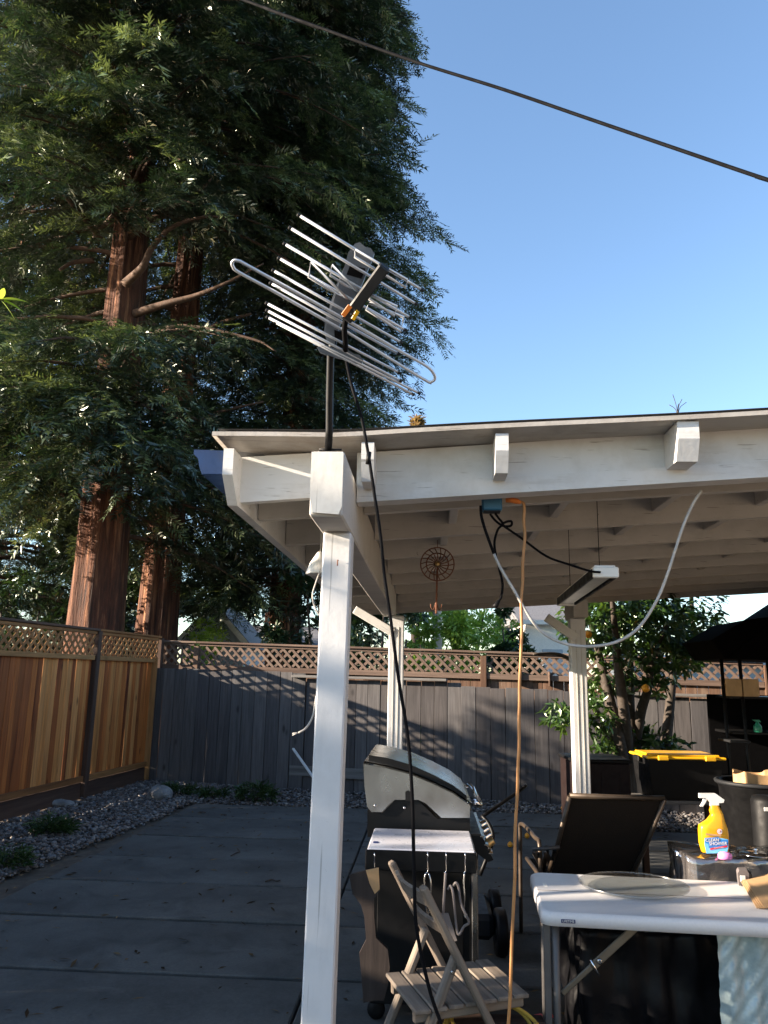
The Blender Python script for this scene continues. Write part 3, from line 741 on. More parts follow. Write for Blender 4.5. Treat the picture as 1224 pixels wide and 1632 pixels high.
redwood('slimmer redwood standing just right of the broad furrowed trunk', (pb.x, pb.y, -.1), (.25, .1, 0), 27, .41, crB, 4.3, 200, 22, keepB,
        [[rp(300, 560, 16.2, .07), rp(340, 520, 15.8, .05), rp(400, 500, 15.4, .03)], [rp(290, 690, 16.2, .06), rp(340, 660, 15.8, .05), rp(420, 640, 15.4, .02)]])
pcx = aty(455, 960, 18.0)
def crC(z): return float(np.interp(z, [2, 6.5, 8.0, 9.0, 10.2, 11.2, 12.6, 13.8, 15, 17, 21, 23, 27], [2.4, 2.4, 2.3, 2.6, 3.0, 3.25, 3.5, 2.5, 2.3, 2.3, 2.4, 2.0, .4]))
redwood('redwood whose dark crown reaches the open sky above the patio roof', (pcx.x, pcx.y, -.1), (0, 0, 0), 27, .40, crC, 3.6, 330, 23, lambda a, z: 1.0)
pd = aty(-50, 960, 24.0)
redwood('redwood at the far end of the cedar fence, mostly foliage', (pd.x, pd.y, -.1), (0, 0, 0), 27, .45, lambda z: max(.5, (4.4 if z < 19.5 else (27 - z) * .58)), 2.6, 95, 24, lambda a, z: 1.0)

pe = aty(-25, 960, 18.8)
redwood('young redwood with low boughs behind the cedar fence', (pe.x, pe.y, -.1), (0, 0, 0), 13.5, .24, lambda z: max(.4, 3.7 * (1 if z < 6 else (13.8 - z) / 7.8)), 1.4, 135, 25, lambda a, z: 1.0)

# ---- shrubs and trees behind the fences
def shrub(name, label, cx, base_y, h, rx, mat, n, seed, cat='shrub', size=(.09, .16), var=DM, group=None, z0=.3, stems=4):
    r = np.random.default_rng(seed); base = Vector((cx, base_y, -.05)); t = thing(name, label, cat, base, group=group); m = MB()
    tips = []
    for k in range(stems):
        a = r.uniform(0, 6.28); q = r.uniform(.2, .6) * rx; tip = base + Vector((math.cos(a) * q, math.sin(a) * q, h * r.uniform(.6, .9)))
        m.tube(curve_pts([base + Vector((math.cos(a) * .05, math.sin(a) * .05, 0)), base.lerp(tip, .5) + Vector((r.normal(0, .08), r.normal(0, .08), 0)), tip], 4), [.035 * h / 3 * (1.2 - .1 * i) for i in range(9)], 6); tips.append(tip)
    m.build('stem', MT['citrus_bark'], t)
    P, D, S, RN = [], [], [], []
    nc = max(10, int(n / 55)); cs = []
    for k in range(nc):
        a = r.uniform(0, 6.28); e = r.uniform(-1, 1); q = r.uniform(.3, 1) ** .5
        cs.append((cx + math.cos(a) * rx * q * math.sqrt(1 - e * e * .8), base_y + math.sin(a) * rx * q * math.sqrt(1 - e * e * .8), z0 + (h - z0) * (.5 + .5 * e * r.uniform(.85, 1.1)), r.uniform(.16, .34) * rx, r.normal(0, .13)))
    for i in range(n):
        c = cs[i % nc]; v = r.normal(0, 1, 3); v /= np.linalg.norm(v); q = r.uniform(.2, 1) ** .4 * c[3]
        P.append((c[0] + v[0] * q, c[1] + v[1] * q, max(.05, c[2] + v[2] * q * .8))); D.append(v + np.array([0, 0, r.uniform(-.6, .5)])); S.append(r.uniform(*size)); RN.append(np.clip(.42 + c[4] + r.normal(0, .14), 0, 1))
    leafobj('crown', var, P, D, S, mat, t, np.array(RN), .6); return t
def sx(x, Y): return aty(x, 1020, Y).x
GB = 'shrubs behind the back fence'
shrub('shrub', 'bright yellow-green shrub showing above the lattice fence', sx(700, 15.0), 15.0, 2.75, .75, MT['bush_leaf'], 1500, 31, group=GB)
shrub('shrub', 'pale sunlit shrub beside the weathered pole', sx(765, 16.5), 16.5, 2.85, .95, MT['bush_leaf'], 1700, 32, group=GB)
shrub('shrub', 'dark evergreen shrub between the pale shrub and the stucco house', sx(818, 15.5), 15.5, 3.0, .50, MT['dark_leaf'], 1500, 33, group=GB)
shrub('shrub', 'dark evergreen behind the rear post of the patio cover', sx(600, 14.2), 14.2, 3.4, 1.0, MT['dark_leaf'], 1800, 34, group=GB)
shrub('shrub', 'dense dark shrub beside the brick chimney', sx(500, 16.0), 16.0, 3.9, 1.1, MT['dark_leaf'], 1800, 35, group=GB)
shrub('broadleaf_tree', 'tall leafy tree filling the gap under the patio roof', sx(735, 21.0), 21.0, 5.0, 1.9, MT['bush_leaf'], 2200, 37, 'tree', (.12, .2))
shrub('shrub', 'olive shrub at the foot of the largest redwood', sx(30, 15.5), 15.5, 3.4, 1.5, MT['dark_leaf'], 1700, 38, group=GB)
shrub('shrub', 'grey-green shrub in front of the gabled shed', sx(330, 17.5), 17.5, 2.8, .9, MT['bush_leaf'], 700, 39, group=GB)
# trees of the next garden to the left: outside the frame, they break up the low sun
GL = 'trees of the garden beyond the cedar fence'
for (x, y, h, rx, n, sdv) in ((-11.0, .5, 5.0, 1.7, 500, 41), (-12.0, 5.2, 5.2, 1.8, 380, 42), (-11.5, 8.4, 4.9, 1.6, 420, 43), (-11.2, 11.2, 4.6, 1.3, 420, 45), (-10.5, -2.4, 4.6, 1.6, 330, 44)):
    shrub('broadleaf_tree', 'broadleaf garden tree beyond the cedar fence', x, y, h, rx, MT['dark_leaf'], n, sdv, 'tree', (.16, .26), DM, GL, 1.6)

for k, (x, hh, lbl) in enumerate(((-60, 6.5, 'tall dark tree far behind the left-hand redwood'), (130, 7.0, 'tall dark tree glimpsed between the redwood trunks'), (250, 6.5, 'far dark tree behind the slimmer redwood'), (370, 7.2, 'far dark tree behind the gabled shed'), (520, 6.0, 'far dark tree behind the brick chimney'))):
    shrub('far_tree', lbl, sx(x, 31), 31, hh, 2.3, MT['dark_leaf'], 1000, 70 + k, 'tree', (.22, .40), DM, 'far trees on the skyline', .2)
shrub('shrub', 'dark shrub filling the gap between the two redwood trunks', sx(212, 17.5), 17.5, 3.6, .9, MT['dark_leaf'], 1500, 77, group=GB)
# bright leaves reaching into the frame from a tree beside the camera
tl = thing('loquat_tree', 'small tree with long bright green leaves beside the cedar fence', 'tree', Vector((-2.55, 2.75, 0)))
m = MB(); tipL = aty(6, 478, 2.95); bpts = curve_pts([(-2.55, 2.75, 0), (-2.6, 2.8, 1.2), (-2.3, 2.9, 2.0), tuple(tipL + Vector((-.25, 0, -.05))), tuple(tipL)], 8)
m.tube(bpts, [.05 - .046 * i / (len(bpts) - 1) for i in range(len(bpts))], 8)
for k in range(4):
    a = k * 1.7 + 1.6; m.tube(curve_pts([(-2.6, 2.8, 1.3 + .1 * k), (-2.75 + .3 * math.cos(a), 2.8 + .3 * math.sin(a), 2.0), (-2.9 + .5 * math.cos(a), 2.8 + .6 * math.sin(a), 2.5)], 5), [.028 - .002 * i for i in range(11)], 6)
m.build('trunk', MT['citrus_bark'], tl)
def long_leaf(p, d, L, wd, sag):
    d = Vector(d).normalized(); s_ = d.cross(Vector((0, 0, 1))).normalized(); mm = MB()
    def fn(a, b):
        t = b; ww = wd * math.sin(math.pi * min(1, t * .92 + .06)) ** .8
        return Vector(p) + d * L * t + Vector((0, 0, -sag * t * t - abs(a - .5) * -.35 * ww)) + s_ * (a - .5) * 2 * ww
    mm.grid(fn, 4, 8); me = mm.mesh('leaf'); at = me.attributes.new('rnd', 'FLOAT', 'POINT'); at.data.foreach_set('value', [random.uniform(.3, .9)] * len(me.vertices))
    me.materials.append(MT['loquat_leaf']); o = bpy.data.objects.new('leaf', me); link(o, tl)
for (dx, dy, dz, L, sg) in ((1, -.1, .12, .125, .03), (.55, .1, -.5, .085, .02), (.25, -.2, .8, .06, .01), (.75, .2, -.12, .10, .03), (-.6, .1, .1, .12, .04), (-.3, .4, .5, .11, .03), (-.2, -.5, -.2, .12, .05)):
    long_leaf(tipL + Vector((-.015, 0, 0)), (dx, dy, dz), L, .013, sg)
rr_ = np.random.default_rng(5)
for k in range(90):
    p = Vector((-2.75 + rr_.normal(0, .24), 2.75 + rr_.normal(0, .3), 2.75 + rr_.normal(0, .22)))
    if (p.x + .0) / p.y > -.78: continue
    long_leaf(p, (rr_.normal(0, 1), rr_.normal(0, 1), rr_.normal(-.1, .5)), rr_.uniform(.09, .15), .014, rr_.uniform(.01, .06))

# far tree top and bare sapling above the roof
pt_ = aty(665, 690, 48); t = thing('far_conifer', 'far brownish tree top just above the patio roof edge', 'tree', (pt_.x, 48, 0))
MB().tube([(pt_.x, 48, 0), (pt_.x, 48, 10), (pt_.x, 48, pt_.z + 1.0)], [.3, .2, .03], 8).build('trunk', MT['citrus_bark'], t)
r = np.random.default_rng(9); P, D, S = [], [], []
for i in range(900):
    zz = r.uniform(6, pt_.z + 1.1); q = (pt_.z + 1.5 - zz) * .18 * r.uniform(.2, 1); a = r.uniform(0, 6.28); P.append((pt_.x + q * math.cos(a), 48 + q * math.sin(a), zz)); D.append((math.cos(a), math.sin(a), .5)); S.append(r.uniform(.25, .5))
MT['dry_leaf'] = foliage('dry_leaves', (.20, .13, .06), (.30, .20, .10), (.42, .30, .16), .3, .03)
leafobj('crown', OV, P, D, S, MT['dry_leaf'], t)
pt_ = aty(1080, 655, 30); t = thing('bare_tree', 'thin leafless twigs showing above the roof', 'tree', (pt_.x, 30, 0)); m = MB()
m.tube([(pt_.x, 30, 0), (pt_.x + .1, 30, 6), (pt_.x, 30, pt_.z)], [.12, .07, .02], 6).build('trunk', MT['twig'], t)
m = MB()
for dx, dz in ((-.12, .75), (.25, .55), (.42, .42), (-.3, .3), (.1, .35)):
    m.tube(curve_pts([(pt_.x, 30, pt_.z - .2), (pt_.x + dx * .3, 30.05, pt_.z + dz * .4), (pt_.x + dx, 30.1, pt_.z + dz)], 4), .014, 5)
m.build('twigs', MT['twig'], t)

# far buildings and a pole
def house(name, label, x0, x1, Y, depth, zw, zroof, wall, roofm, gable=False, trim=None):
    t = thing(name, label, 'building', Vector(((x0 + x1) / 2, Y, 0))); xm = (x0 + x1) / 2
    m = MB()
    if gable:
        m.prism([(x0, Y, -.05), (x1, Y, -.05), (x1, Y, zw), (xm, Y, zroof), (x0, Y, zw)], (0, depth, 0)); wl = m.build('wall', wall, t)
        for sgn, xa in ((-1, x0), (1, x1)):
            a = Vector((xm, Y - .12, zroof + .06)); b = Vector((xa + sgn * .25, Y - .12, zw - .25 * (zroof - zw) / (xm - x0) + .06))
            m = MB(); m.prism([a, b, b + Vector((0, 0, .07)), a + Vector((0, 0, .07))], (0, depth + .2, 0)); rf = m.build('roof', roofm, t)
            MB().bar(a - Vector((0, .015, .06)), b - Vector((0, .015, .06)), .03, .14).build('bargeboard', trim or wall, rf)
    else:
        m.box((xm, Y + depth / 2, zw / 2), (x1 - x0, depth, zw)).build('wall', wall, t)
        m = MB(); m.prism([(x0 - .3, Y - .4, zw + .002), (x0 - .3, Y + depth / 2, zroof), (x0 - .3, Y + depth + .4, zw + .002)], (x1 - x0 + .6, 0, 0)); rf = m.build('roof', roofm, t)
        MB().box((xm, Y - .43, zw - .03), (x1 - x0 + .62, .04, .14)).build('fascia', trim or wall, rf)
    return t
xa, xb = sx(290, 21), sx(388, 21)
hz = house('garden_shed', 'pale gabled shed with white bargeboards seen through the redwoods', xa, xb, 21, 4, aty(380, 1020, 21).z, aty(337, 966, 21).z, MT['siding'], MT['shingle'], True, MT['stucco'])
xa, xb = sx(402, 24), sx(445, 24)
hb = house('brick_house', 'low house with grey roof and orange brick chimney behind the back fence', sx(380, 26), sx(520, 26), 26, 6, 2.5, 3.3, MT['siding'], MT['shingle'])
MB().box(((sx(422, 25.7) + sx(441, 25.7)) / 2, 25.7, 1.75), (sx(441, 25.7) - sx(422, 25.7), .5, 3.6), None, .02).build('chimney', MT['brick'], hb)
hs = house('stucco_house', 'pale stucco house beyond the lattice fence', sx(838, 27), sx(925, 27), 27, 6, aty(870, 992, 27).z, 4.6, MT['stucco'], MT['shingle'])
MB().box((sx(880, 27), 26.98, 2.2), (.7, .05, .8), None, .01).build('window', MT['siding'], hs)
house('blue_house', 'low house with blue-grey fascia beyond the citrus tree', sx(1040, 20), sx(1260, 20), 20, 5, aty(1110, 1052, 20).z, aty(1110, 1040, 20).z, MT['siding'], MT['siding'])
pp = aty(697, 1020, 19.5); t = thing('utility_pole', 'weathered pale utility pole behind the bright shrub', 'pole', (pp.x, 19.5, 0))
MB().tube([(pp.x, 19.5, 0), (pp.x, 19.5, 4), (pp.x, 19.5, 7.5)], [.13, .12, .1], 10).build('shaft', MT['pole'], t)
MB().box((pp.x, 19.4, 6.9), (1.8, .09, .11), None, .01).build('crossarm', MT['pole'], t)

# citrus tree beside the rear post
cb = aty(985, 1200, 8.7); cb.z = 0
ct = thing('citrus_tree', 'multi-stemmed orange tree by the rear right post', 'tree', cb); m = MB(); r = np.random.default_rng(51)
stems = [[(992, 1215), (975, 1130), (958, 1060), (945, 1005), (930, 960)], [(1000, 1215), (995, 1140), (985, 1060), (980, 1000), (975, 950)], [(1005, 1215), (1003, 1120), (1003, 1040), (1010, 980), (1020, 940)],
         [(1008, 1215), (1020, 1140), (1032, 1100), (1040, 1050), (1065, 990)], [(1055, 1215), (1065, 1150), (1072, 1080), (1080, 1030), (1095, 980)], [(985, 1215), (960, 1150), (935, 1110), (915, 1060), (890, 1043), (850, 1042)]]
for i, st in enumerate(stems):
    Y0 = 8.7 + .12 * (i - 2); P_ = [aty(x, y, Y0 + .1 * k * (-1) ** i) for k, (x, y) in enumerate(st)]
    P_ = [Vector((P_[0].x * .5 + cb.x * .5, P_[0].y, 0))] + P_; q = curve_pts(P_, 5); n = len(q); r0 = .085 if i < 5 else .05
    m.tube(q, [r0 * (1 - .72 * k / (n - 1)) for k in range(n)], 8)
m.build('trunk', MT['citrus_bark'], ct)
P, D, S, RN = [], [], [], []
clumps = [(945, 1000, .38), (985, 1010, .42), (1030, 1005, .45), (1075, 1005, .42), (1105, 1010, .35), (1010, 960, .45), (1070, 960, .5), (950, 960, .4), (1060, 1050, .25), (1090, 1045, .2), (960, 1140, .2), (950, 1110, .14), (890, 1135, .14), (905, 1150, .12), (1030, 1185, .22), (1060, 1190, .2), (975, 1080, .2), (1035, 1080, .2), (1010, 1190, .2), (955, 1180, .15)]
for (x, y, rad_) in clumps:
    c = aty(x, y, 8.6 + r.uniform(-.3, .4)); c.z = min(c.z, 2.9); nl = int(620 * rad_ ** 2) + 14
    for i in range(nl):
        v = r.normal(0, 1, 3); v /= np.linalg.norm(v); q = rad_ * r.uniform(.1, 1) ** .5
        P.append((c.x + v[0] * q, c.y + v[1] * q, max(.1, c.z + v[2] * q * .8))); D.append(v + np.array([0, 0, -.3])); S.append(r.uniform(.075, .12)); RN.append(np.clip(.45 + r.normal(0, .2), 0, 1))
leafobj('crown', OV, P, D, S, MT['citrus_leaf'], ct, np.array(RN), .6)
def orange(label, p, rr0, parent=None):
    m = MB(); m.lathe([(rr0 * math.sin(a) + .0005, -rr0 * math.cos(a) * .96) for a in np.linspace(0, math.pi, 10)], 14, Matrix.Translation(p), cap=False)
    m.lathe([(.006, -.002), (.007, .004), (.002, .006)], 6, Matrix.Translation(Vector(p) + Vector((0, 0, rr0 * .95))))
    return m.build('orange', MT['orange_fruit'], parent)
for x, y in ((937, 1011), (1029, 1097)): orange('', aty(x, y, 8.25), .043, ct)
GO = 'oranges dropped on the ground'
for x, y, lbl in ((840, 1332, 'fallen orange at the edge of the pebbles behind the mower'), (897, 1288, 'fallen orange at the foot of the grey fence by the deck box'), (813, 1346, 'fallen orange on the concrete behind the orange cord')):
    p = atz(x, y, .026); tag(orange('', p, .026), lbl, 'orange', GO)

# weeds, a rock and twigs
def weed(label, x, y, rx, n, seed, h=.16):
    b = atz(x, y, 0); r = np.random.default_rng(seed); P, D, S = [], [], []
    t = thing('weed', label, 'weed', b, group='weeds in the pebble beds')
    for i in range(n):
        a = r.uniform(0, 6.28); q = rx * r.uniform(0, 1) ** .6; P.append((b.x + q * math.cos(a), b.y + q * math.sin(a) * .7, r.uniform(.02, h * (1.1 - q / rx * .6)))); D.append((math.cos(a), math.sin(a), r.uniform(.1, 1.2))); S.append(r.uniform(.05, .1))
    leafobj('leaves', LG, P, D, S, MT['weed_leaf'], t); m = MB()
    for i in range(6): a = i * 1.05; m.tube([b, b + Vector((.4 * rx * math.cos(a), .3 * rx * math.sin(a), h * .7))], .004, 5)
    m.build('stem', MT['twig'], t)
weed('low green weed beside the cedar fence pebbles', 83, 1330, .20, 150, 61)
weed('leafy weed at the foot of the grey fence', 408, 1278, .24, 190, 62, .24)
weed('small weed beside the grey rock', 285, 1268, .22, 110, 63)
weed('tiny weed between the rock and the leafy weed', 340, 1272, .16, 70, 64, .1)
weed('ragged weed at the near end of the pebble strip', 8, 1385, .16, 90, 65)
# needles and leaf scraps blown over the concrete and pebbles
r = np.random.default_rng(81); V, T, RR = [], [], []
for i in range(2600):
    u, v = r.uniform(-4.2, 2.6), r.uniform(2.5, 11.2)
    if r.uniform() > (.9 if (v > 8.6 or u < -2.5) else .28): continue
    p = W(u, v, .006 + (.03 if (u < -3.1 or v > 10.1) else 0)); a = r.uniform(0, 6.28); L = r.uniform(.012, .05); wd = r.uniform(.003, .011)
    d = Vector((math.cos(a), math.sin(a), r.uniform(0, .15))) * L; s_ = Vector((-math.sin(a), math.cos(a), 0)) * wd; b = len(V)
    V.extend([p - d, p + s_ + Vector((0, 0, .004)), p + d, p - s_]); T.extend([(b, b + 1, b + 2), (b, b + 2, b + 3)]); RR.extend([r.uniform(0, 1)] * 4)
MT['litter'] = foliage('dry_litter', (.022, .014, .009), (.06, .036, .02), (.16, .11, .06), .1, .02)
lt = bpy.data.objects.new('leaf_litter', big_mesh('leaf_litter', np.array([tuple(q) for q in V]), np.array(T), MT['litter'], RR)); link(lt); lt['kind'] = 'stuff'
lt['label'] = 'dry needles and leaf scraps scattered over the patio and pebbles'; lt['category'] = 'leaf litter'
def rock(label, x, y, sx_, sy_, sz_, seed):
    r = np.random.default_rng(seed); b = atz(x, y, 0); m = MB()
    def fn(a, c):
        th = a * 6.2832; ph = c * math.pi; k = (1 + .16 * math.sin(3 * th + seed) * math.sin(ph) + .12 * math.sin(2 * ph + th * 2) + .07 * math.sin(5 * th + 3 * ph)) * min(1.0, .82 / max(abs(math.cos(th + .4)), abs(math.sin(th + .4)), .6))
        return b + Vector((sx_ * k * math.sin(ph) * math.cos(th), sy_ * k * math.sin(ph) * math.sin(th), sz_ * .6 - sz_ * k * math.cos(ph)))
    m.grid(fn, 18, 10, False); return tag(m.build('rock', MT['grey_rock'], None), label, 'rock')
MT['grey_rock'] = plain('grey_rock', (.17, .17, .17), .9, var=.35, scale=12, bump=.7)
rock('large grey rock where the two fences meet', 252, 1274, .17, .13, .11, 1)
rock('flat pale rock beside the cedar fence kickboard', 97, 1285, .17, .1, .05, 2)
def twig(label, px):
    m = MB(); m.tube(curve_pts([atz(x, y, .008 + .006 * (i % 2)) for i, (x, y) in enumerate(px)], 5), .006, 6)
    tag(m.build('twig', MT['twig'], None), label, 'twig', 'twigs and bits on the concrete')
twig('bent dry twig lying on the concrete', [(368, 1364), (375, 1360), (382, 1357), (378, 1352)])
twig('short dry twig near the pebbles', [(258, 1294), (264, 1296), (271, 1296)])
twig('curled dry scrap on the concrete by the post', [(423, 1405), (433, 1402), (440, 1404), (447, 1403)])
twig('dark stick by the far slab edge', [(318, 1294), (324, 1294), (328, 1295)])
twig('small dark leaf stem on the far slab', [(352, 1299), (356, 1298), (361, 1299)])

# ================================================================== OBJECTS
def ring_pts(c, r, n=24, ax=(Vector((1, 0, 0)), Vector((0, 0, 1))), a0=0, a1=6.2832):
    return [Vector(c) + ax[0] * r * math.cos(a0 + (a1 - a0) * i / n) + ax[1] * r * math.sin(a0 + (a1 - a0) * i / n) for i in range(n + (1 if a1 - a0 < 6.28 else 0))]
def text_mesh(s, size, M, mat, name, parent, ext=.0006, slant=0.0):
    cu = bpy.data.curves.new('t', 'FONT'); cu.body = s; cu.size = size; cu.extrude = ext; cu.align_x = 'CENTER'; cu.align_y = 'CENTER'; cu.resolution_u = 3
    ob = bpy.data.objects.new('t', cu); scene.collection.objects.link(ob); dg = bpy.context.evaluated_depsgraph_get()
    me = bpy.data.meshes.new_from_object(ob.evaluated_get(dg)); bpy.data.objects.remove(ob); bpy.data.curves.remove(cu)
    me.transform(Matrix(((1, slant, 0, 0), (0, 1, 0, 0), (0, 0, 1, 0), (0, 0, 0, 1))))
    me.name = name; me.materials.clear(); me.materials.append(mat)
    o = bpy.data.objects.new(name, me); o.matrix_basis = M; return link(o, parent)

# ---------------------------------------------------------------- television antenna on the beam end
AC = (545.0, 500.0); e2 = Vector((.866, .5)); b2 = Vector((-.18, .984)); DEP = 2.42
det = e2.x * b2.y - e2.y * b2.x
def AP(cx, cy, push=0.0):
    "crop coordinates of the antenna's own drawing -> the antenna's tilted plane at the mast"
    x, y = 340 + cx / 3.06, 300 + cy / 3.06
    dx, dy = x - AC[0], y - AC[1]; s_ = (dx * b2.y - dy * b2.x) / det; t_ = (e2.x * dy - e2.y * dx) / det
    return C0 + ray(x, y) * (DEP + .0005 * s_ + .0011 * t_ + push)
mast_base = W(-.318, 2.445, 2.313)
ant = thing('tv_antenna', 'silver television antenna on a short black mast fixed to the beam end', 'antenna', mast_base)
mtop = AP(572, 800, .02)
MB().tube([mast_base, mast_base.lerp(mtop, .25) + Vector((.002, 0, 0)), mast_base.lerp(mtop, .6), mtop, AP(600, 690, .02)], .0125, 14).build('mast', MT['black_paint'], ant)
m = MB(); m.box(mast_base + Vector((0, 0, .004)), (.06, .05, .008), None, .002); m.tube([mast_base + Vector((-.03, -.01, .016)), mast_base + Vector((.045, -.01, .016))], .003, 6); m.build('mast_foot', MT['black_paint'], ant)
rods = [((415, 130), (1020, 497)), ((372, 192), (990, 565)), ((345, 270), (962, 632)), ((318, 340), (938, 692)), ((290, 400), (918, 752)), ((278, 462), (905, 808)), ((258, 560), (908, 900)), ((260, 595), (915, 940)), ((262, 628), (1005, 1000)), ((300, 652), (975, 1006))]
for a, b in rods:
    p, q = AP(*a), AP(*b); m = MB(); m.tube([p, q], .0046, 8); rd = m.build('element', MT['alu'], ant)
    d = (q - p).normalized()
    for e, s_ in ((p, 1), (q, -1)): MB().tube([e - d * s_ * .004, e + d * s_ * .006], .0054, 8).build('end_cap', MT['dark_plastic'], rd)
# folded dipole: one long flattened loop
lp = [(130, 356), (590, 610), (905, 790), (1040, 868), (1075, 905), (1080, 930), (1062, 943), (1020, 928), (650, 700), (610, 680), (300, 505), (125, 410), (98, 385), (92, 365), (104, 352)]
m = MB(); m.tube(curve_pts([AP(x, y, -.012) for x, y in lp] + [AP(*lp[0], -.012)], 4)[:-1], .0052, 8, closed=True); m.build('folded_dipole', MT['alu'], ant)
for tri in ([(475, 360), (465, 432), (560, 490), (655, 540)], [(578, 375), (570, 425), (640, 470), (705, 505)], [(760, 540), (885, 622), (895, 575), (770, 520)], [(745, 590), (915, 700), (928, 628), (760, 560)], [(690, 300), (690, 335), (940, 485), (946, 446)]):
    m = MB(); m.tube([AP(x, y, -.02 - .012 * (i % 2)) for i, (x, y) in enumerate(tri)], .0044, 6, closed=True); m.build('whisker', MT['alu'], ant)
nrm = -(FW + Vector((0, 0, .4))).normalized()
m = MB(); m.prism([AP(x, y, .006) for x, y in ((690, 270), (715, 262), (740, 285), (768, 292), (785, 318), (770, 362), (745, 420), (715, 495), (690, 540), (640, 590), (610, 690), (590, 760), (556, 755), (540, 700), (545, 640), (575, 550), (600, 470), (640, 380), (660, 310))], (0, .012, .003)); pl = m.build('boom_plate', MT['alu_plate'], ant)
m = MB(); m.prism([AP(x, y, .003) for x, y in ((668, 372), (742, 392), (722, 440), (650, 420))], (0, .006, .001)); m.build('slot', MT['black_plastic'], pl)
m = MB(); m.prism([AP(x, y, .003) for x, y in ((590, 690), (632, 705), (628, 750), (592, 740))], (0, .006, .001)); m.build('slot', MT['black_plastic'], pl)
m = MB(); m.prism([AP(x, y, -.005) for x, y in ((505, 775), (545, 762), (600, 785), (660, 790), (688, 808), (712, 812), (732, 838), (722, 858), (690, 858), (640, 835), (560, 815), (520, 800))], (0, .02, .005)); m.build('reflector_bracket', MT['alu_plate'], ant)
hd = MB(); hd.bar(AP(838, 380, -.045), AP(648, 640, -.045), .036, .034, up=nrm, ch=.005); ho = hd.build('rotor_housing', MT['dark_plastic'], ant)
MB().bar(AP(668, 573, -.068), AP(632, 622, -.068), .015, .004, up=nrm, ch=.001).build('orange_sticker', MT['orange_plug'], ho)
MB().bar(AP(706, 598, -.066), AP(680, 640, -.066), .012, .004, up=nrm, ch=.001).build('yellow_sticker', MT['yellow'], ho)
for cxy in ((688, 596), (671, 614)): MB().lathe([(.003, 0), (.003, .003)], 8, Matrix.Translation(AP(*cxy, -.066)) @ nrm.to_track_quat('Z', 'Y').to_matrix().to_4x4()).build('screw', MT['chrome'], ho)
m = MB(); m.tube(curve_pts([AP(645, 640, -.03), AP(640, 690, -.03), AP(644, 750, -.02), AP(645, 790, 0)], 5), .009, 10); m.build('lead_out', MT['black_cord'], ant)
# aerial lead
px = [(548, 545), (553, 580), (562, 620), (576, 665), (588, 730), (597, 790), (606, 850), (613, 920), (623, 990), (635, 1080), (650, 1175), (657, 1270), (660, 1390), (664, 1480), (684, 1575), (703, 1632), (722, 1690)]
P_ = []
for i, (x, y) in enumerate(px):
    dd = 2.42 if i < 2 else (2.40 if i > 4 else 2.42 - .005 * i)
    P_.append(C0 + ray(x, y) * (dd / ray(x, y).dot(VH)))
lastp = P_[-1]; P_ += [lastp + Vector((.06, .02, -.25)), Vector((lastp.x + .14, lastp.y + .05, .012)), Vector((lastp.x + .5, lastp.y - .1, .01))]
m = MB(); m.tube(curve_pts(P_, 6), .0052, 8); co = tag(m.build('coaxial_cable', MT['black_cord'], None), 'black cable hanging from the antenna past the roof edge to the ground', 'cable')
tp = P_[4]; m = MB(); m.tube([tp + Vector((0, 0, .02)), tp - Vector((.003, 0, .02))], .008, 8); m.build('cable_clip', MT['black_plastic'], co)

# overhead service wire
wp = [(330, -22), (420, 12), (520, 48), (660, 98), (800, 142), (940, 190), (1080, 238), (1224, 287), (1300, 310)]
m = MB(); L_ = []
for i, (x, y) in enumerate(wp): L_.append(C0 + ray(x, y) * (5.2 - .26 * i))
a_ = L_[0] + (L_[0] - L_[1]) * 22; b_ = L_[-1] + (L_[-1] - L_[-2]) * 14
q = curve_pts([a_] + L_ + [b_], 8); n = len(q)
m.tube(q, .0085, 8)
t = thing('overhead_wire', 'black service wire crossing the open sky', 'wire', L_[4]); m.build('cable', MT['black_cord'], t)
m = MB(); m.tube([p + Vector((.0, .006, .012)) for i, p in enumerate(q)], .005, 6); m.build('neutral_strand', MT['black_cord'], t)

# ---------------------------------------------------------------- electrics under the roof
VB = 2.935
def tp_(x, y, v): return atv(x, y, v)
bx_ = (tp_(768, 808, VB) + tp_(802, 806, VB)) / 2
bo = thing('outlet_box', 'blue plastic outlet box under the front edge of the patio roof', 'outlet box', bx_)
MB().box(bx_ + Vector((0, .02, .012)), (.078, .05, .056), RZ, .006).build('housing', MT['blue_box'], bo)
MB().box(bx_ + Vector((.0, .02, -.018)), (.066, .044, .006), RZ, .002).build('cover_plate', MT['dark_plastic'], bo)
ec = thing('extension_cord', 'orange extension cord hanging straight down from the blue outlet box', 'cord', tp_(832, 1000, VB))
MB().tube([tp_(806, 797, VB), tp_(814, 797, VB), tp_(824, 799, VB), tp_(830, 801, VB)], [.010, .011, .011, .007], 10).build('plug', MT['orange_plug'], ec)
cp = [(826, 799), (835, 804), (836, 830), (834, 900), (831, 980), (829, 1060), (828, 1150), (824, 1260), (820, 1380), (815, 1500), (811, 1632), (810, 1660)]
cq = []
for i in range(len(cp) - 1):
    for k in range(1 if i < 2 else 3):
        f_ = k / (1 if i < 2 else 3); cq.append((cp[i][0] * (1 - f_) + cp[i + 1][0] * f_ + (random.uniform(-1.3, 1.3) if i > 1 else 0), cp[i][1] * (1 - f_) + cp[i + 1][1] * f_))
cp = cq + [cp[-1]]
P_ = [tp_(x, y, VB - (.0 if i < 3 else .02)) for i, (x, y) in enumerate(cp)]
m = MB(); m.tube(curve_pts(P_, 5), .0058, 8); m.build('lead', MT['orange_cord'], ec)
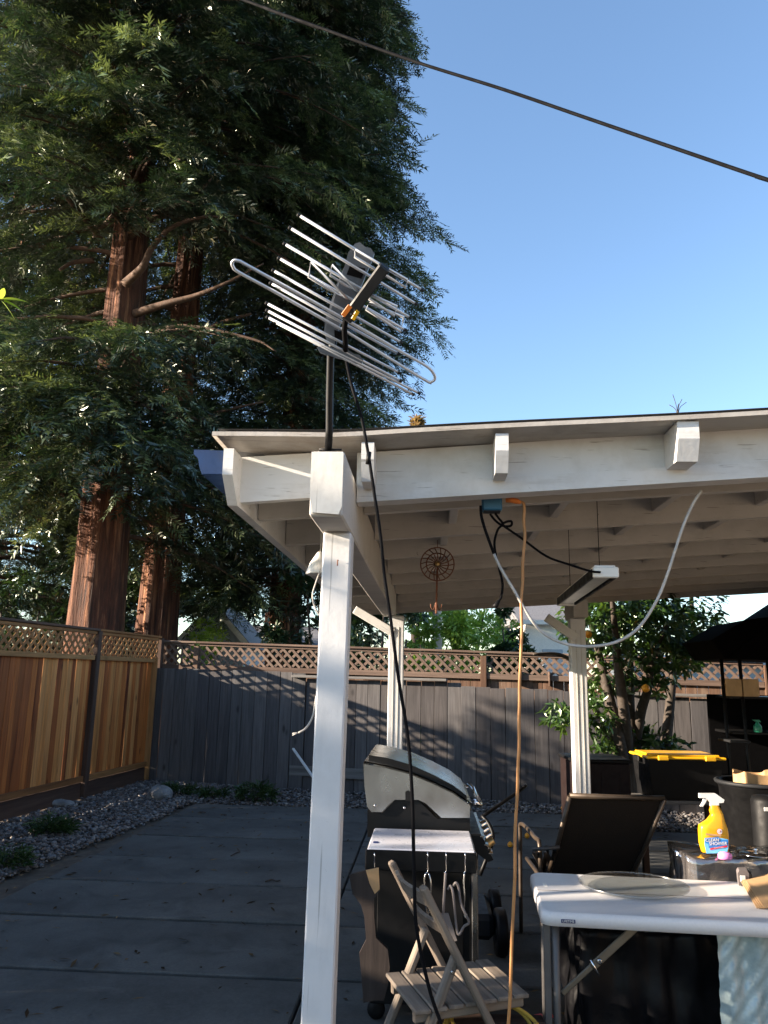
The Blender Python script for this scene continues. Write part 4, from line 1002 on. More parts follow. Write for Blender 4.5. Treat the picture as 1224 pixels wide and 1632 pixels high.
# white loop of cable
m = MB(); lo = [(766, 806), (768, 826), (778, 858), (795, 900), (820, 942), (845, 985), (870, 1012), (905, 1027), (945, 1030), (985, 1022), (1018, 1000), (1045, 960), (1062, 920), (1075, 880), (1090, 835), (1106, 800), (1118, 782)]
P_ = [tp_(x, y, VB - .02) for x, y in lo]; q = curve_pts(P_, 5)
wl = thing('looped_cable', 'pale grey cable hanging in a wide loop under the roof edge', 'cable', P_[8]); k = 14
MB().tube(q[:k], .0058, 8).build('dark_end', MT['black_cord'], wl); MB().tube(q[k - 1:], .0056, 8).build('cable', MT['white_cord'], wl)
# black lamp cord, knotted, with free plug
bc = thing('lamp_cord', 'knotted black lamp cord with a plug dangling below the outlet box', 'cord', tp_(805, 838, VB))
m = MB(); m.tube(curve_pts([tp_(781, 819, VB + .02), tp_(790, 830, VB + .02), tp_(802, 838, VB + .02), tp_(814, 838, VB + .01), tp_(815, 831, VB), tp_(806, 832, VB), tp_(803, 838, VB + .01), tp_(830, 857, 3.0), tp_(870, 886, 3.05), tp_(905, 899, 3.08), tp_(940, 910, 3.1), tp_(957, 912, 3.08)], 5), .0048, 7); m.build('lead', MT['black_cord'], bc)
m = MB(); m.tube(curve_pts([tp_(789, 818, VB + .03), tp_(795, 826, VB + .03), tp_(801, 835, VB + .03), tp_(793, 845, VB + .03), tp_(788, 868, VB + .03), tp_(794, 900, VB + .03), tp_(801, 930, VB + .03), tp_(799, 950, VB + .03), tp_(795, 958, VB + .03)], 5), .0048, 7); m.build('lead', MT['black_cord'], bc)
pg = MB(); pg.tube([tp_(796, 956, VB + .03), tp_(791, 964, VB + .03), tp_(788, 968, VB + .03)], [.005, .010, .011], 8)
for dx in (-3, 3): pg.tube([tp_(788 + dx, 967, VB + .03), tp_(786 + dx, 972, VB + .03)], .002, 4)
pg.build('plug', MT['black_plastic'], bc)
# fluorescent fitting
LN = tp_(966, 912, 3.1); LF = tp_(902, 961, 4.25); LF.z = LN.z - .01; xd = (LF - LN).normalized(); sd2 = xd.cross(Vector((0, 0, 1))).normalized(); fmx = Matrix((xd, -sd2, Vector((0, 0, 1)))).transposed()
fl = thing('shop_light', 'hanging fluorescent shop light with white end caps and dark sides', 'light', (LN + LF) / 2)
mid = (LN + LF) / 2; LL = (LF - LN).length
MB().box(mid + Vector((0, 0, .018)), (LL - .04, .085, .028), fmx, .004).build('housing', MT['lamp_white'], fl)
for s_ in (-1, 1): MB().box(mid - sd2 * s_ * .046, (LL - .05, .012, .036), fmx, .002).build('side_rail', MT['black_plastic'], fl)
MB().box(mid + Vector((0, 0, -.005)), (LL - .05, .066, .014), fmx, .003).build('diffuser', MT['lens'], fl)
for e in (LN, LF): MB().box(e + xd * (.012 if e == LN else -.012), (.03, .100, .042), fmx, .004).build('end_cap', MT['lamp_white'], fl)
for e, zt2 in ((LN.lerp(LF, .12), 2.36), (LN.lerp(LF, .85), 2.36)): MB().tube([e + Vector((0, 0, .03)), Vector((e.x, e.y, zr(uof(e)) - .10))], .0018, 5).build('hanging_wire', MT['black_cord'], fl)
# rusty wire fan ornament with coat hook
fc = tp_(697, 899, 4.02); fo = thing('fan_ornament', 'rusty iron fan-shaped ornament with hooks hung from a rafter', 'ornament', fc)
ax2 = (UH, Vector((0, 0, 1))); m = MB()
for rr0 in (.088, .058): m.tube(ring_pts(fc, rr0, 26, ax2), .0032, 6, closed=True)
m.build('guard_ring', MT['rust'], fo)
for k in range(18):
    a = k / 18 * 6.2832; d = UH * math.cos(a) + Vector((0, 0, math.sin(a))); e = UH * math.cos(a + .35) + Vector((0, 0, math.sin(a + .35)))
    MB().tube(curve_pts([fc + d * .014, fc + (d + e) * .026 - VH * .012, fc + e * .088], 4), .0027, 5).build('spoke', MT['rust'], fo)
MB().lathe([(.0005, .016), (.010, .013), (.0145, .004), (.0145, 0)], 14, Matrix.Translation(fc - VH * .005) @ (-VH).to_track_quat('Z', 'Y').to_matrix().to_4x4()).build('hub', MT['brass'], fo)
lowp = tp_(695, 978, 4.02); MB().bar(fc - Vector((0, 0, .02)) + VH * .006, lowp + VH * .006, .010, .024, up=VH, ch=.002).build('stem', MT['rust'], fo)
for s_ in (-1, 1): MB().tube(curve_pts([lowp + Vector((0, 0, .055)) + UH * s_ * .004, lowp + UH * s_ * .012 + Vector((0, 0, .022)), lowp + UH * s_ * .026 + Vector((0, 0, .03)), lowp + UH * s_ * .028 + Vector((0, 0, .05))], 4), .0024, 6).build('hook', MT['rust'], fo)
MB().tube([fc + Vector((0, 0, .085)), Vector((fc.x, fc.y, zr(uof(fc)) - .15))], .002, 5).build('hanger', MT['rust'], fo)
# white lamp shade behind the front post
ls = tp_(510, 905, 3.3); la = thing('pendant_lamp', 'white bell-shaped lamp hanging behind the front post', 'lamp', ls)
MB().lathe([(.062, -.03), (.060, -.02), (.045, .02), (.022, .055), (.012, .07)], 20, Matrix.Translation(ls)).build('shade', MT['lamp_white'], la)
MB().tube([ls + Vector((0, 0, .068)), Vector((ls.x, ls.y, zr(uof(ls)) - .02))], .003, 6).build('stem', MT['white_cord'], la)
MB().tube(curve_pts([tp_(512, 905, 3.25), tp_(503, 930, 3.22), tp_(498, 950, 3.2), tp_(503, 970, 3.2), tp_(514, 985, 3.2), tp_(530, 992, 3.15)], 5), .0035, 6).build('lead', MT['white_cord'], la)
t = thing('loose_wire', 'frayed white wire curling out beside the front post', 'wire', tp_(480, 1168, 3.2))
MB().tube(curve_pts([tp_(520, 1060, 3.2), tp_(512, 1090, 3.2), tp_(504, 1112, 3.2), tp_(499, 1140, 3.2), tp_(488, 1160, 3.2), tp_(476, 1168, 3.2)], 5), .0042, 6).build('sheath', MT['white_cord'], t)
for dy in (0, 3): MB().tube([tp_(477, 1167, 3.2), tp_(466, 1169 + dy, 3.2)], .0018, 5).build('bare_end', MT['white_cord'], t)
p0 = aty(467, 1193, 11.35); p1 = atz(503, 1262, .0)
m = MB(); m.bar(p0, aty(500, 1240, 10.9), .03, .02); tag(m.build('white_stake', MT['white'], None), 'thin white stake leaning on the grey fence behind the post', 'stake')

# ---------------------------------------------------------------- barbecue
VG = 3.98
gr = thing('barbecue_grill', 'black gas barbecue with stainless lid and white fold-out side shelf', 'grill', W(.0, 4.3, 0))
def G(cx, cy, v): return atv(480 + cx / 3.221, 1160 + cy / 3.221, v)
side = [(320, 185), (440, 208), (560, 240), (680, 290), (780, 338), (868, 400), (865, 462), (720, 462), (680, 425), (640, 388), (600, 369), (480, 369), (445, 400), (415, 432), (360, 432), (338, 405), (325, 300)]
lid = MB(); lid.prism([G(x, y, VG) for x, y in side], VH * .012); lo_ = lid.build('lid_side', MT['steel'], gr)
lid = MB(); lid.prism([G(x, y, VG) + VH * .66 for x, y in side], VH * .012); lid.build('lid_side', MT['steel'], gr)
prof = [G(x, y, VG) for x, y in ((318, 240), (320, 180), (440, 203), (560, 235), (680, 285), (780, 333), (870, 396), (872, 440))]
m = MB(); k_ = len(prof); n_ = 6
vs2 = [p + VH * (-.006 + .684 * j / n_) + Vector((0, 0, .003)) for j in range(n_ + 1) for p in prof] + [p + VH * (-.006 + .684 * j / n_) + Vector((0, 0, .010)) + UH * .004 for j in range(n_ + 1) for p in prof]
fs2 = [(j * k_ + i, j * k_ + i + 1, (j + 1) * k_ + i + 1, (j + 1) * k_ + i) for j in range(n_) for i in range(k_ - 1)]; o_ = (n_ + 1) * k_
fs2 += [tuple(o_ + q for q in f[::-1]) for f in fs2]; m.add(vs2, fs2, True); m.build('lid_top', MT['steel'], gr)
# dark trim band standing above the lid's near edge
bp = [(345, 178), (440, 190), (560, 222), (680, 272), (780, 322), (850, 372)]
tb = MB()
up_ = [G(x, y, VG) + VH * .02 for x, y in bp]; dn = [p + Vector((0, 0, .032 - .0028 * i)) for i, p in enumerate(up_)]
for i in range(len(bp) - 1): tb.prism([up_[i], up_[i + 1], dn[i + 1], dn[i]], VH * .02)
tb.build('lid_trim', MT['black_paint'], gr)
rg = MB(); hi = [p + Vector((0, 0, .002)) for p in dn]; vv2 = [p + VH * (.0 + .62 * j / 4) + Vector((.0, 0, .004 * math.sin(j / 4 * 3.14))) for j in range(5) for p in hi]
rg.add(vv2, [(j * 6 + i, j * 6 + i + 1, (j + 1) * 6 + i + 1, (j + 1) * 6 + i) for j in range(4) for i in range(5)], True); rg.build('lid_hood', MT['steel'], gr)
for cxy in ((380, 400), (530, 410)): MB().lathe([(.007, 0), (.007, .004), (.004, .006)], 10, Matrix.Translation(G(*cxy, VG - .002)) @ (-VH).to_track_quat('Z', 'Y').to_matrix().to_4x4()).build('bolt', MT['chrome'], gr)
m = MB(); m.prism([G(x, y, VG - .001) for x, y in ((535, 375), (535, 328), (548, 320), (562, 328), (562, 375))], VH * -.003); m.build('vent_slot', MT['black_paint'], gr)
# firebox and cabinet
m = MB(); m.prism([G(x, y, VG + .015) for x, y in ((340, 425), (415, 440), (480, 372), (600, 372), (700, 468), (866, 466), (870, 560), (340, 560))], VH * .63); m.build('firebox', MT['black_paint'], gr)
ul, ur = uof(G(338, 900, VG + .03)), uof(G(895, 900, VG + .03))
cbn = pbox('cabinet', ul + .02, ur - .02, VG + .03, VG + .62, .09, .86, MT['black_paint'], gr, .006)
pbox('cabinet_panel', ul + .05, ur - .06, VG + .024, VG + .0295, .16, .80, MT['black_plastic'], cbn, .002)
pbox('leg', ur - .018, ur + .012, VG + .02, VG + .05, .06, .80, MT['steel'], gr, .004)
for uu in (ul + .05, ur - .05):
    for vv in (VG + .10, VG + .54):
        m = MB(); m.lathe([(.012, -.016), (.04, -.016), (.043, -.008), (.043, .008), (.04, .016), (.012, .016)], 18, Matrix.Translation(W(uu, vv, .043)) @ Matrix.Rotation(rad(90), 4, 'X')); m.build('caster', MT['black_plastic'], gr)
# side shelf
SZ = .875; s0, s1 = uof(atz(585, 1352, SZ)) , uof(atz(757, 1355, SZ)); sv0 = atz(660, 1354, SZ).dot(VH); sv1 = VG - .012
pbox('side_shelf', s0, s1, sv0, sv1, SZ - .016, SZ, MT['shelf_white'], gr, .006)
pbox('shelf_apron', s0 - .006, s1 + .004, sv0 - .014, sv0 - .0005, SZ - .085, SZ - .004, MT['black_paint'], gr, .004)
for uu in (s0 - .006, s1 - .004): pbox('shelf_bracket', uu, uu + .012, sv0, sv1 + .03, SZ - .075, SZ - .018, MT['black_paint'], gr, .003)
pbox('brand_plate', s0 + .018, s0 + .040, sv0 + .10, sv0 + .135, SZ + .0005, SZ + .002, MT['navy'], gr, .0005)
# control panel and knobs along the front (right) edge
cpn = MB(); cpn.prism([W(ur - .03, VG, .86), W(ur + .025, VG, .86), W(ur + .085, VG, .745), W(ur + .06, VG, .735), W(ur - .03, VG, .80)], VH * .66); cpo = cpn.build('control_panel', MT['black_paint'], gr)
for k in range(3): MB().bar(W(ur + .032 + .02 * k, VG - .003, .85 - .038 * k), W(ur + .032 + .02 * k, VG + .66, .85 - .038 * k), .022, .006, ch=.001).build('panel_strip', MT['steel'], cpo)
kd = Vector(W(.88, 0, .47)).normalized()
for k in range(4):
    c = W(ur + .062, VG + .09 + .16 * k, .80); M_ = Matrix.Translation(c) @ kd.to_track_quat('Z', 'Y').to_matrix().to_4x4()
    MB().lathe([(.028, 0), (.028, .006), (.021, .010), (.019, .034), (.016, .037)], 16, M_).build('knob', MT['chrome'] if k else MT['brass'], cpo)
# handle
for vv in (VG + .06, VG + .60):
    MB().tube([W(uof(G(840, 370, VG)) , vv, .99), W(uof(G(840, 370, VG)) + .05, vv, .995)], .006, 8).build('handle_mount', MT['chrome'], gr)
hp = G(890, 375, VG)
MB().tube([W(uof(hp) + .0, VG + .02, 1.005), W(uof(hp) + .03, VG + .05, .985), W(uof(hp) + .035, VG + .33, .975), W(uof(hp) + .03, VG + .61, .985), W(uof(hp), VG + .64, 1.005)], .013, 12).build('handle', MT['chrome'], gr)
# hooks on the shelf apron, with tools hanging from them
VH_ = sv0 - .022
def hook(x):
    m = MB(); m.tube(curve_pts([G(x, 640, VH_ + .004), G(x + 2, 650, VH_ - .012), G(x, 690, VH_ - .010), G(x + 2, 735, VH_ - .012), G(x - 6, 745, VH_ - .012)], 4), .0026, 6); m.build('hook', MT['chrome'], gr)
for x in (375, 648, 742, 840): hook(x)
GT = 'tools hanging from the grill shelf'
m = MB(); poly = [(248, 750), (330, 728), (400, 715), (405, 830), (375, 872), (376, 960), (385, 1070), (445, 1130), (456, 1220), (445, 1320), (425, 1392), (380, 1388), (322, 1402), (312, 1280), (300, 1150), (335, 1080), (325, 960), (308, 900), (265, 842)]
m.prism([G(x, y, VH_ - .01) for x, y in poly], VH * -.02); pdl = tag(m.build('wooden_paddle', MT['paddle'], None), 'dark wooden paddle board hanging from the grill shelf by its handle', 'paddle board')
m = MB(); m.prism([G(x, y, VH_ - .0305) for x, y in ((332, 730), (398, 717), (403, 828), (378, 852), (352, 800))], VH * -.002); m.build('bare_patch', MT['cardboard'], pdl)
def loop_tool(name, label, pts, r, mat, thick=None):
    m = MB(); m.tube(curve_pts([G(x, y, VH_ - .012 - .004 * (i % 3)) for i, (x, y) in enumerate(pts)], 4), r, 7)
    if thick:
        m.prism([G(x, y, VH_ - .012) for x, y in thick], VH * -.006)
    return tag(m.build(name, mat, None), label, 'utensil', GT)
loop_tool('tongs', 'short steel tongs hanging behind the wooden chair', [(640, 745), (632, 790), (640, 900), (650, 960), (662, 900), (666, 800), (655, 745)], .004, MT['steel'])
loop_tool('spatula', 'long grey spatula hanging from the middle hook', [(742, 745), (738, 800), (732, 900), (730, 960)], .006, MT['tool_grey'], [(715, 950), (755, 950), (800, 1090), (745, 1110)])
loop_tool('oven_tongs', 'pair of looped steel tongs hanging at the grill corner', [(752, 830), (766, 810), (780, 850), (790, 960), (800, 1040), (812, 1060), (835, 1020), (862, 1000), (845, 960), (820, 900), (808, 820), (795, 795), (782, 810)], .0055, MT['tool_grey'])
loop_tool('grill_fork', 'thin twisted grill fork hanging from the last hook', [(838, 745), (834, 800), (840, 880), (836, 950), (846, 975), (850, 955)], .0035, MT['steel'])
# push mower parked behind the grill: wheel, deck and folded black handles
mw = thing('push_mower', 'black push mower with folded handle parked behind the grill', 'mower', W(.75, 5.05, 0))
wc = atv(797, 1415, 5.0); wc.z = .13
for dv in (0, .42):
    c = Vector((wc.x, wc.y, .13)) + VH * dv
    wo = MB().lathe([(.07, -.03), (.125, -.03), (.13, -.015), (.13, .015), (.125, .03), (.07, .03)], 24, Matrix.Translation(c) @ Matrix.Rotation(rad(90), 4, 'Y')).build('wheel', MT['black_plastic'], mw)
    MB().lathe([(.01, -.034), (.05, -.034), (.055, -.02), (.055, .02), (.05, .034), (.01, .034)], 14, Matrix.Translation(c) @ Matrix.Rotation(rad(90), 4, 'Y')).build('hub', MT['dark_plastic'], wo)
MB().box(wc + VH * .2 + UH * -.12 + Vector((0, 0, .03)), (.16, .5, .14), RZ, .03).build('deck', MT['dark_plastic'], mw)
m = MB(); m.tube(curve_pts([atv(765, 1395, 5.0), atv(785, 1340, 5.0), atv(780, 1315, 5.05), atv(768, 1300, 5.1)], 5), .012, 8)
for d_ in (0, .06): m.tube(curve_pts([atv(768, 1302, 5.1 + d_), atv(800, 1280, 5.2 + d_), atv(834, 1256, 5.3 + d_)], 4), .011, 8)
m.tube(curve_pts([atv(834, 1256, 5.3), atv(838, 1252, 5.33), atv(834, 1256, 5.36)], 3), .011, 8)
m.build('handle', MT['black_paint'], mw)

# ---------------------------------------------------------------- folding wooden chair
TL, TR = atz(631, 1375, .86), atz(682, 1415, .86)
wv = (TR - TL); WID = wv.length; wv.normalize(); fv = Vector((-wv.y, wv.x, 0)); fv = fv if fv.x > 0 else -fv
ob = Vector((TL.x, TL.y, 0)) + wv * WID / 2
fc_ = thing('folding_chair', 'weathered wooden folding chair standing in front of the grill', 'chair', ob + fv * .15)
def CH(w_, f_, z): return ob + wv * w_ + fv * f_ + Vector((0, 0, z))
hw = WID / 2
for s_ in (-1, 1):
    span('back_stile', CH(s_ * hw, -.02, .865), CH(s_ * hw, .46, .0), .026, .046, MT['chairwood'], fc_, up=wv, ch=.006)
    lg = span('rear_leg', CH(s_ * (hw - .032), .12, .62), CH(s_ * (hw - .032), -.16, .0), .026, .042, MT['chairwood'], fc_, up=wv, ch=.006)
    MB().lathe([(.007, 0), (.007, .004), (.004, .006)], 10, Matrix.Translation(CH(s_ * (hw - .032), .098, .575) + wv * s_ * .014 if s_ < 0 else CH(hw - .012, .098, .575)) @ (wv * s_).to_track_quat('Z', 'Y').to_matrix().to_4x4()).build('bolt', MT['steel'], lg)
    span('seat_rail', CH(s_ * (hw - .062), -.03, .425), CH(s_ * (hw - .062), .395, .443), .024, .04, MT['chairwood'], fc_, ch=.005)
for (f0, z0, hh, bow) in ((.012, .815, .052, .03), (.075, .712, .038, .025)):
    m = MB()
    def fn(a, b): return None
    pts_ = [CH(-hw + 2 * hw * i / 10, f0 - bow * math.sin(math.pi * i / 10), z0) for i in range(11)]
    for i in range(10):
        m.bar(pts_[i], pts_[i + 1] + (pts_[i + 1] - pts_[i]) * .02, .013, hh, up=Vector((-fv.x * .5, -fv.y * .5, 1)))
    m.build('back_rail', MT['chairwood'], fc_)
for k in range(7):
    f_ = -.03 + .063 * k; span('seat_slat', CH(-hw + .01, f_ + .02, .455 + .003 * k), CH(hw - .01, f_ + .02, .455 + .003 * k), .058, .016, MT['chairwood'], fc_, ch=.004)
span('stretcher', CH(-hw + .03, -.10, .14), CH(hw - .03, -.10, .14), .02, .035, MT['chairwood'], fc_)
span('stretcher', CH(-hw + .02, .40, .11), CH(hw - .02, .40, .11), .02, .035, MT['chairwood'], fc_)
# low crate with a coil of cord at the foot of the orange lead
cc = atz(785, 1640, .36)
cr = thing('wooden_crate', 'low dark wooden crate under the coiled yellow cord', 'crate', Vector((cc.x, cc.y, 0)))
for s_ in (-1, 1):
    for z in (.07, .18, .29): board('side_slat', (.42, .016, .085), Vector((cc.x, cc.y + s_ * .16, z)), MT['dark_wood'], cr); board('end_slat', (.016, .30, .085), Vector((cc.x + s_ * .20, cc.y, z)), MT['dark_wood'], cr)
for k in range(4): board('top_slat', (.42, .075, .016), Vector((cc.x, cc.y - .12 + .08 * k, .342)), MT['dark_wood'], cr)
m = MB(); cl = []
for i in range(90):
    a = i / 90 * 6.2832 * 2.6 + 2.5; q = .15 + .012 * math.sin(i * .5); cl.append(Vector((cc.x + .0 + q * 1.05 * math.cos(a), cc.y + .02 + q * .8 * math.sin(a), .358 + .012 * (i // 35) + .035 * max(0, math.sin(a)) )))
m.tube(cl, .0068, 8); tag(m.build('cord_coil', MT['yellow_cord'], None), 'loose coil of yellow cord lying on the wooden crate', 'cord')

# ---------------------------------------------------------------- white folding table
T0 = atz(863, 1453, .74); TBK = atz(845, 1386, .74)
ty = rad(-6.5); TX = Vector((math.cos(ty), math.sin(ty), 0)); TY = Vector((-math.sin(ty), math.cos(ty), 0)); TD = .62; TLn = 1.22
def TB(x, y, z): return T0 + TX * x + TY * y + Vector((0, 0, z - .74))
tb = thing('folding_table', 'white plastic folding table with grey metal legs', 'table', TB(TLn / 2, TD / 2, 0))
def rrect(x0, x1, y0, y1, r, z, n=5):
    out = []
    for cx, cy, a0 in ((x1 - r, y1 - r, 0), (x0 + r, y1 - r, 90), (x0 + r, y0 + r, 180), (x1 - r, y0 + r, 270)):
        for k in range(n + 1): a = rad(a0 + 90 * k / n); out.append(TB(cx + r * math.cos(a), cy + r * math.sin(a), z))
    return out
def slabtop(name, x0, x1, y0, y1, parent):
    m = MB(); lv = [(.0, .692, .0), (.0, .722, .0), (.003, .733, 0), (.012, .740, 0)]; rings = []
    for ins, z, _ in lv: rings.append(rrect(x0 + ins, x1 - ins, y0 + ins, y1 - ins, .045, z))
    k = len(rings[0]); vs3 = [p for r_ in rings for p in r_]
    fs3 = [(i * k + j, i * k + (j + 1) % k, (i + 1) * k + (j + 1) % k, (i + 1) * k + j) for i in range(len(lv) - 1) for j in range(k)]
    m.add(vs3, fs3, True); m.f.append(tuple(range((len(lv) - 1) * k, len(lv) * k))); m.sm.append(False); m.f.append(tuple(range(k))[::-1]); m.sm.append(False)
    return m.build(name, MT['table_white'], parent)
tt = slabtop('tabletop', 0, TLn, 0, TD, tb)
m = MB(); m.box(TB(TLn / 2, TD * .52, .7404), (TLn * .985, .005, .0012), Matrix.Rotation(ty + rad(1.5), 3, 'Z')); m.build('seam', MT['tool_grey'], tt)
for k in range(5): MB().box(TB(.05, TD * .52 + .05 + .012 * k, .7405), (.018, .006, .001), Matrix.Rotation(ty, 3, 'Z')).build('embossed_mark', MT['lamp_white'], tt)
pl_ = board('maker_plate', (.052, .004, .013), TB(.098, -.0015, .712), MT['navy'], tt, Matrix.Rotation(ty, 3, 'Z'), .0008)
text_mesh('LIFETIME', .0115, Matrix.Translation(TB(.098, -.0042, .712)) @ Matrix.Rotation(ty, 4, 'Z') @ Matrix.Rotation(rad(90), 4, 'X'), MT['lamp_white'], 'lettering', pl_)
for x_ in (.055, TLn - .055):
    for y_ in (.05, TD - .05):
        m = MB(); m.tube([TB(x_, y_, .692), TB(x_, y_, .35), TB(x_, y_, .0)], .0135, 12); m.build('leg', MT['grey_tube'], tb)
    m = MB(); m.tube([TB(x_, .05, .675), TB(x_, TD - .05, .675)], .0125, 10); m.tube([TB(x_, .05, .08), TB(x_, TD - .05, .08)], .011, 10); m.build('crossbar', MT['grey_tube'], tb)
MB().box(TB(.022, .045, .36), (.026, .008, .66), Matrix.Rotation(ty, 3, 'Z'), .003).build('leg_bracket', MT['grey_tube'], tb)
b1 = TB(.075, .07, .44); b2_ = TB(.36, .09, .682); br = MB(); br.bar(b1, b1.lerp(b2_, .45), .012, .02, ch=.003); bo1 = br.build('brace', MT['olive_tube'], tb)
MB().bar(b1.lerp(b2_, .40) + TY * -.008, b2_ + TY * -.008, .008, .030, ch=.003).build('brace', MT['olive_tube'], tb)
MB().tube([b1.lerp(b2_, .42) - TY * .02 + Vector((-.012, 0, .025)), b1.lerp(b2_, .42) - TY * .02 + Vector((.02, 0, -.03))], .004, 8).build('lock_ring', MT['chrome'], bo1)
MB().lathe([(.011, 0), (.011, .006), (.006, .009)], 12, Matrix.Translation(b1.lerp(b2_, .50) - TY * .013) @ (-TY).to_track_quat('Z', 'Y').to_matrix().to_4x4()).build('rivet', MT['steel'], bo1)
# glass plate
gp = atz(1010, 1416, .7405); m = MB()
m.lathe([(.0005, .006), (.125, .006), (.140, .009), (.156, .018), (.160, .018), (.158, .012), (.142, .003), (.125, .0008), (.0005, .0008)], 48, Matrix.Translation(Vector((gp.x, gp.y, .741))) @ Matrix.Diagonal((1.42, 1.30, 1.1, 1)), cap=False)
gpo = tag(m.build('glass_plate', MT['glass'], None), 'round clear glass microwave plate lying on the white table', 'plate')
# tape measure and flattened card
tm = atz(1186, 1412, .742); t = thing('tape_measure', 'grey tape measure standing on the white table', 'tape measure', tm)
m = MB(); m.prism([tm + Vector((-.022, 0, .001)), tm + Vector((.026, 0, .001)), tm + Vector((.028, 0, .045)), tm + Vector((.018, 0, .062)), tm + Vector((-.016, 0, .062)), tm + Vector((-.024, 0, .05))], (.02, .06, 0)); m.build('case', MT['tool_grey'], t)
MB().box(tm + Vector((.034, .02, .034)), (.016, .044, .036), Matrix.Rotation(rad(-18), 3, 'Z'), .003).build('side_inset', MT['black_plastic'], t)
MB().box(tm + Vector((-.004, -.002, .030)), (.022, .003, .024), None, .001).build('label', MT['lamp_white'], t)
MB().box(tm + Vector((-.002, -.004, .018)), (.02, .003, .004), None, .0005).build('red_mark', MT['red'], t)
cdp = atz(1215, 1436, .742); t = thing('cardboard_scrap', 'folded scrap of brown card beside the tape measure', 'cardboard', cdp)
for k in range(4):
    a = atz(1180 + 3 * k, 1408 + 2 * k, .745 + .003 * k) + Vector((0, 0, .004 * k)); b = atz(1206 + 4 * k, 1448, .743 + .001 * k)
    MB().prism([a + Vector((0, 0, .012)), b, b + Vector((.10, .03, .002)), a + Vector((.16, .05, .03))], (0, 0, .003)).build('flap', MT['cardboard'], t)

# ---------------------------------------------------------------- wrapped box and bottle behind the table
wb = atv(1165, 1400, 4.1); wbz = .775
wo = thing('wrapped_box', 'low carton wrapped in wrinkled clear plastic behind the white table', 'box', Vector((wb.x, wb.y, .0)))
x0_, x1_ = atv(1085, 1360, 4.1).x, atv(1300, 1360, 4.1).x; y0_, y1_ = 3.92, 4.26
MB().box(((x0_ + x1_) / 2 + .01, (y0_ + y1_) / 2, wbz / 2), (x1_ - x0_ - .05, y1_ - y0_ - .05, wbz - .02), None, .01).build('carton', MT['tool_grey'], wo)
def wrapfn(cx, cy, hx, hy, z0, z1, seed, amp=.012):
    rr3 = random.Random(seed); ph = [rr3.uniform(0, 6.28) for _ in range(8)]
    def fn(a, b):
        th = a * 6.2832; c, s_ = math.cos(th), math.sin(th); k = 1 / max(abs(c), abs(s_)) * .96; k = min(k, 1.28)
        t = b * 1.5; ins = 1.0 if t <= 1 else max(.0, 1 - (t - 1) * 2); z = z0 + (z1 - z0) * min(1, t)
        q = amp * (math.sin(9 * th + 7 * b + ph[0]) + math.sin(17 * th - 5 * b + ph[1]) + .7 * math.sin(31 * th + 13 * b + ph[2]) + .6 * math.sin(23 * b + 3 * th + ph[3]))
        return Vector((cx + c * k * hx * ins + q * c, cy + s_ * k * hy * ins + q * s_, z + q * .6 * (1 if t > .9 else 0)))
    return fn
m = MB(); m.grid(wrapfn((x0_ + x1_) / 2, (y0_ + y1_) / 2, (x1_ - x0_) / 2, (y1_ - y0_) / 2, .30, wbz + .004, 3, .006), 72, 24); m.build('plastic_wrap', MT['film'], wo)
# spray bottle
SBV = 4.08; sb0 = atv(1134, 1362, SBV); kz = wbz + .012
so = thing('spray_bottle', 'yellow trigger spray bottle with blue label standing on the wrapped box', 'bottle', Vector((sb0.x, sb0.y, kz)))
def SB(cx, cy): p = atv(820 + cx / 3.03, 1160 + cy / 3.03, SBV); return p + Vector((0, 0, kz - sb0.z))
lf_ = [(905, 605), (893, 560), (890, 500), (892, 475), (930, 450), (948, 425), (942, 405), (945, 378)]
rt_ = [(1030, 605), (1032, 560), (1030, 520), (1025, 490), (1012, 455), (1005, 420), (992, 395), (984, 378)]
dz_ = [.028, .032, .033, .033, .027, .018, .016, .014]
m = MB(); nseg = 18; vs4 = []
def dens(a, i, f): return a[i] if f == 0 else tuple(a[i][q] * (1 - f) + a[i + 1][q] * f for q in (0, 1))
rows = [(0, 0.0)] + [(i, f) for i in range(7) for f in (.0, .5)][1:] + [(6, 1.0)]
for (i, f) in rows:
    l = SB(*dens(lf_, i, f)) if f < 1 else SB(*lf_[7]); r_ = SB(*dens(rt_, i, f)) if f < 1 else SB(*rt_[7])
    dd_ = dz_[i] * (1 - f) + dz_[i + 1] * f; c_ = (l + r_) / 2; hx_ = (r_ - l).length / 2; dx_ = (r_ - l).normalized()
    for j in range(nseg):
        a = 6.2832 * j / nseg; ca, sa = math.cos(a), math.sin(a); ca = math.copysign(abs(ca) ** .5, ca); sa = math.copysign(abs(sa) ** .5, sa)
        vs4.append(c_ + dx_ * hx_ * ca + VH * dd_ * sa)
nr_ = len(rows); m.add(vs4, [(i * nseg + j, i * nseg + (j + 1) % nseg, (i + 1) * nseg + (j + 1) % nseg, (i + 1) * nseg + j) for i in range(nr_ - 1) for j in range(nseg)], True)
m.f.append(tuple(range(nseg))[::-1]); m.sm.append(False); m.build('body', MT['bottle_yellow'], so)
th_ = MB(); hv = VH * .022
hdp = [SB(x, y) - VH * .011 for x, y in ((892, 322), (968, 322), (1010, 352), (1006, 366), (984, 368), (984, 382), (943, 382), (943, 366), (930, 352), (918, 343), (892, 343))]
th_.prism(hdp, hv); trg = th_.build('trigger_head', MT['bottle_white'], so)
m = MB(); m.prism([SB(x, y) - VH * .006 for x, y in ((915, 340), (930, 345), (922, 365), (908, 386), (896, 384), (908, 364))], VH * .012); m.build('trigger', MT['bottle_white'], trg)
LV = .0345
def lab(poly, mat, name, off=0.0, th=.0008): m = MB(); m.prism([SB(x, y) - VH * (LV + off) for x, y in poly], VH * -th); return m.build(name, mat, so)
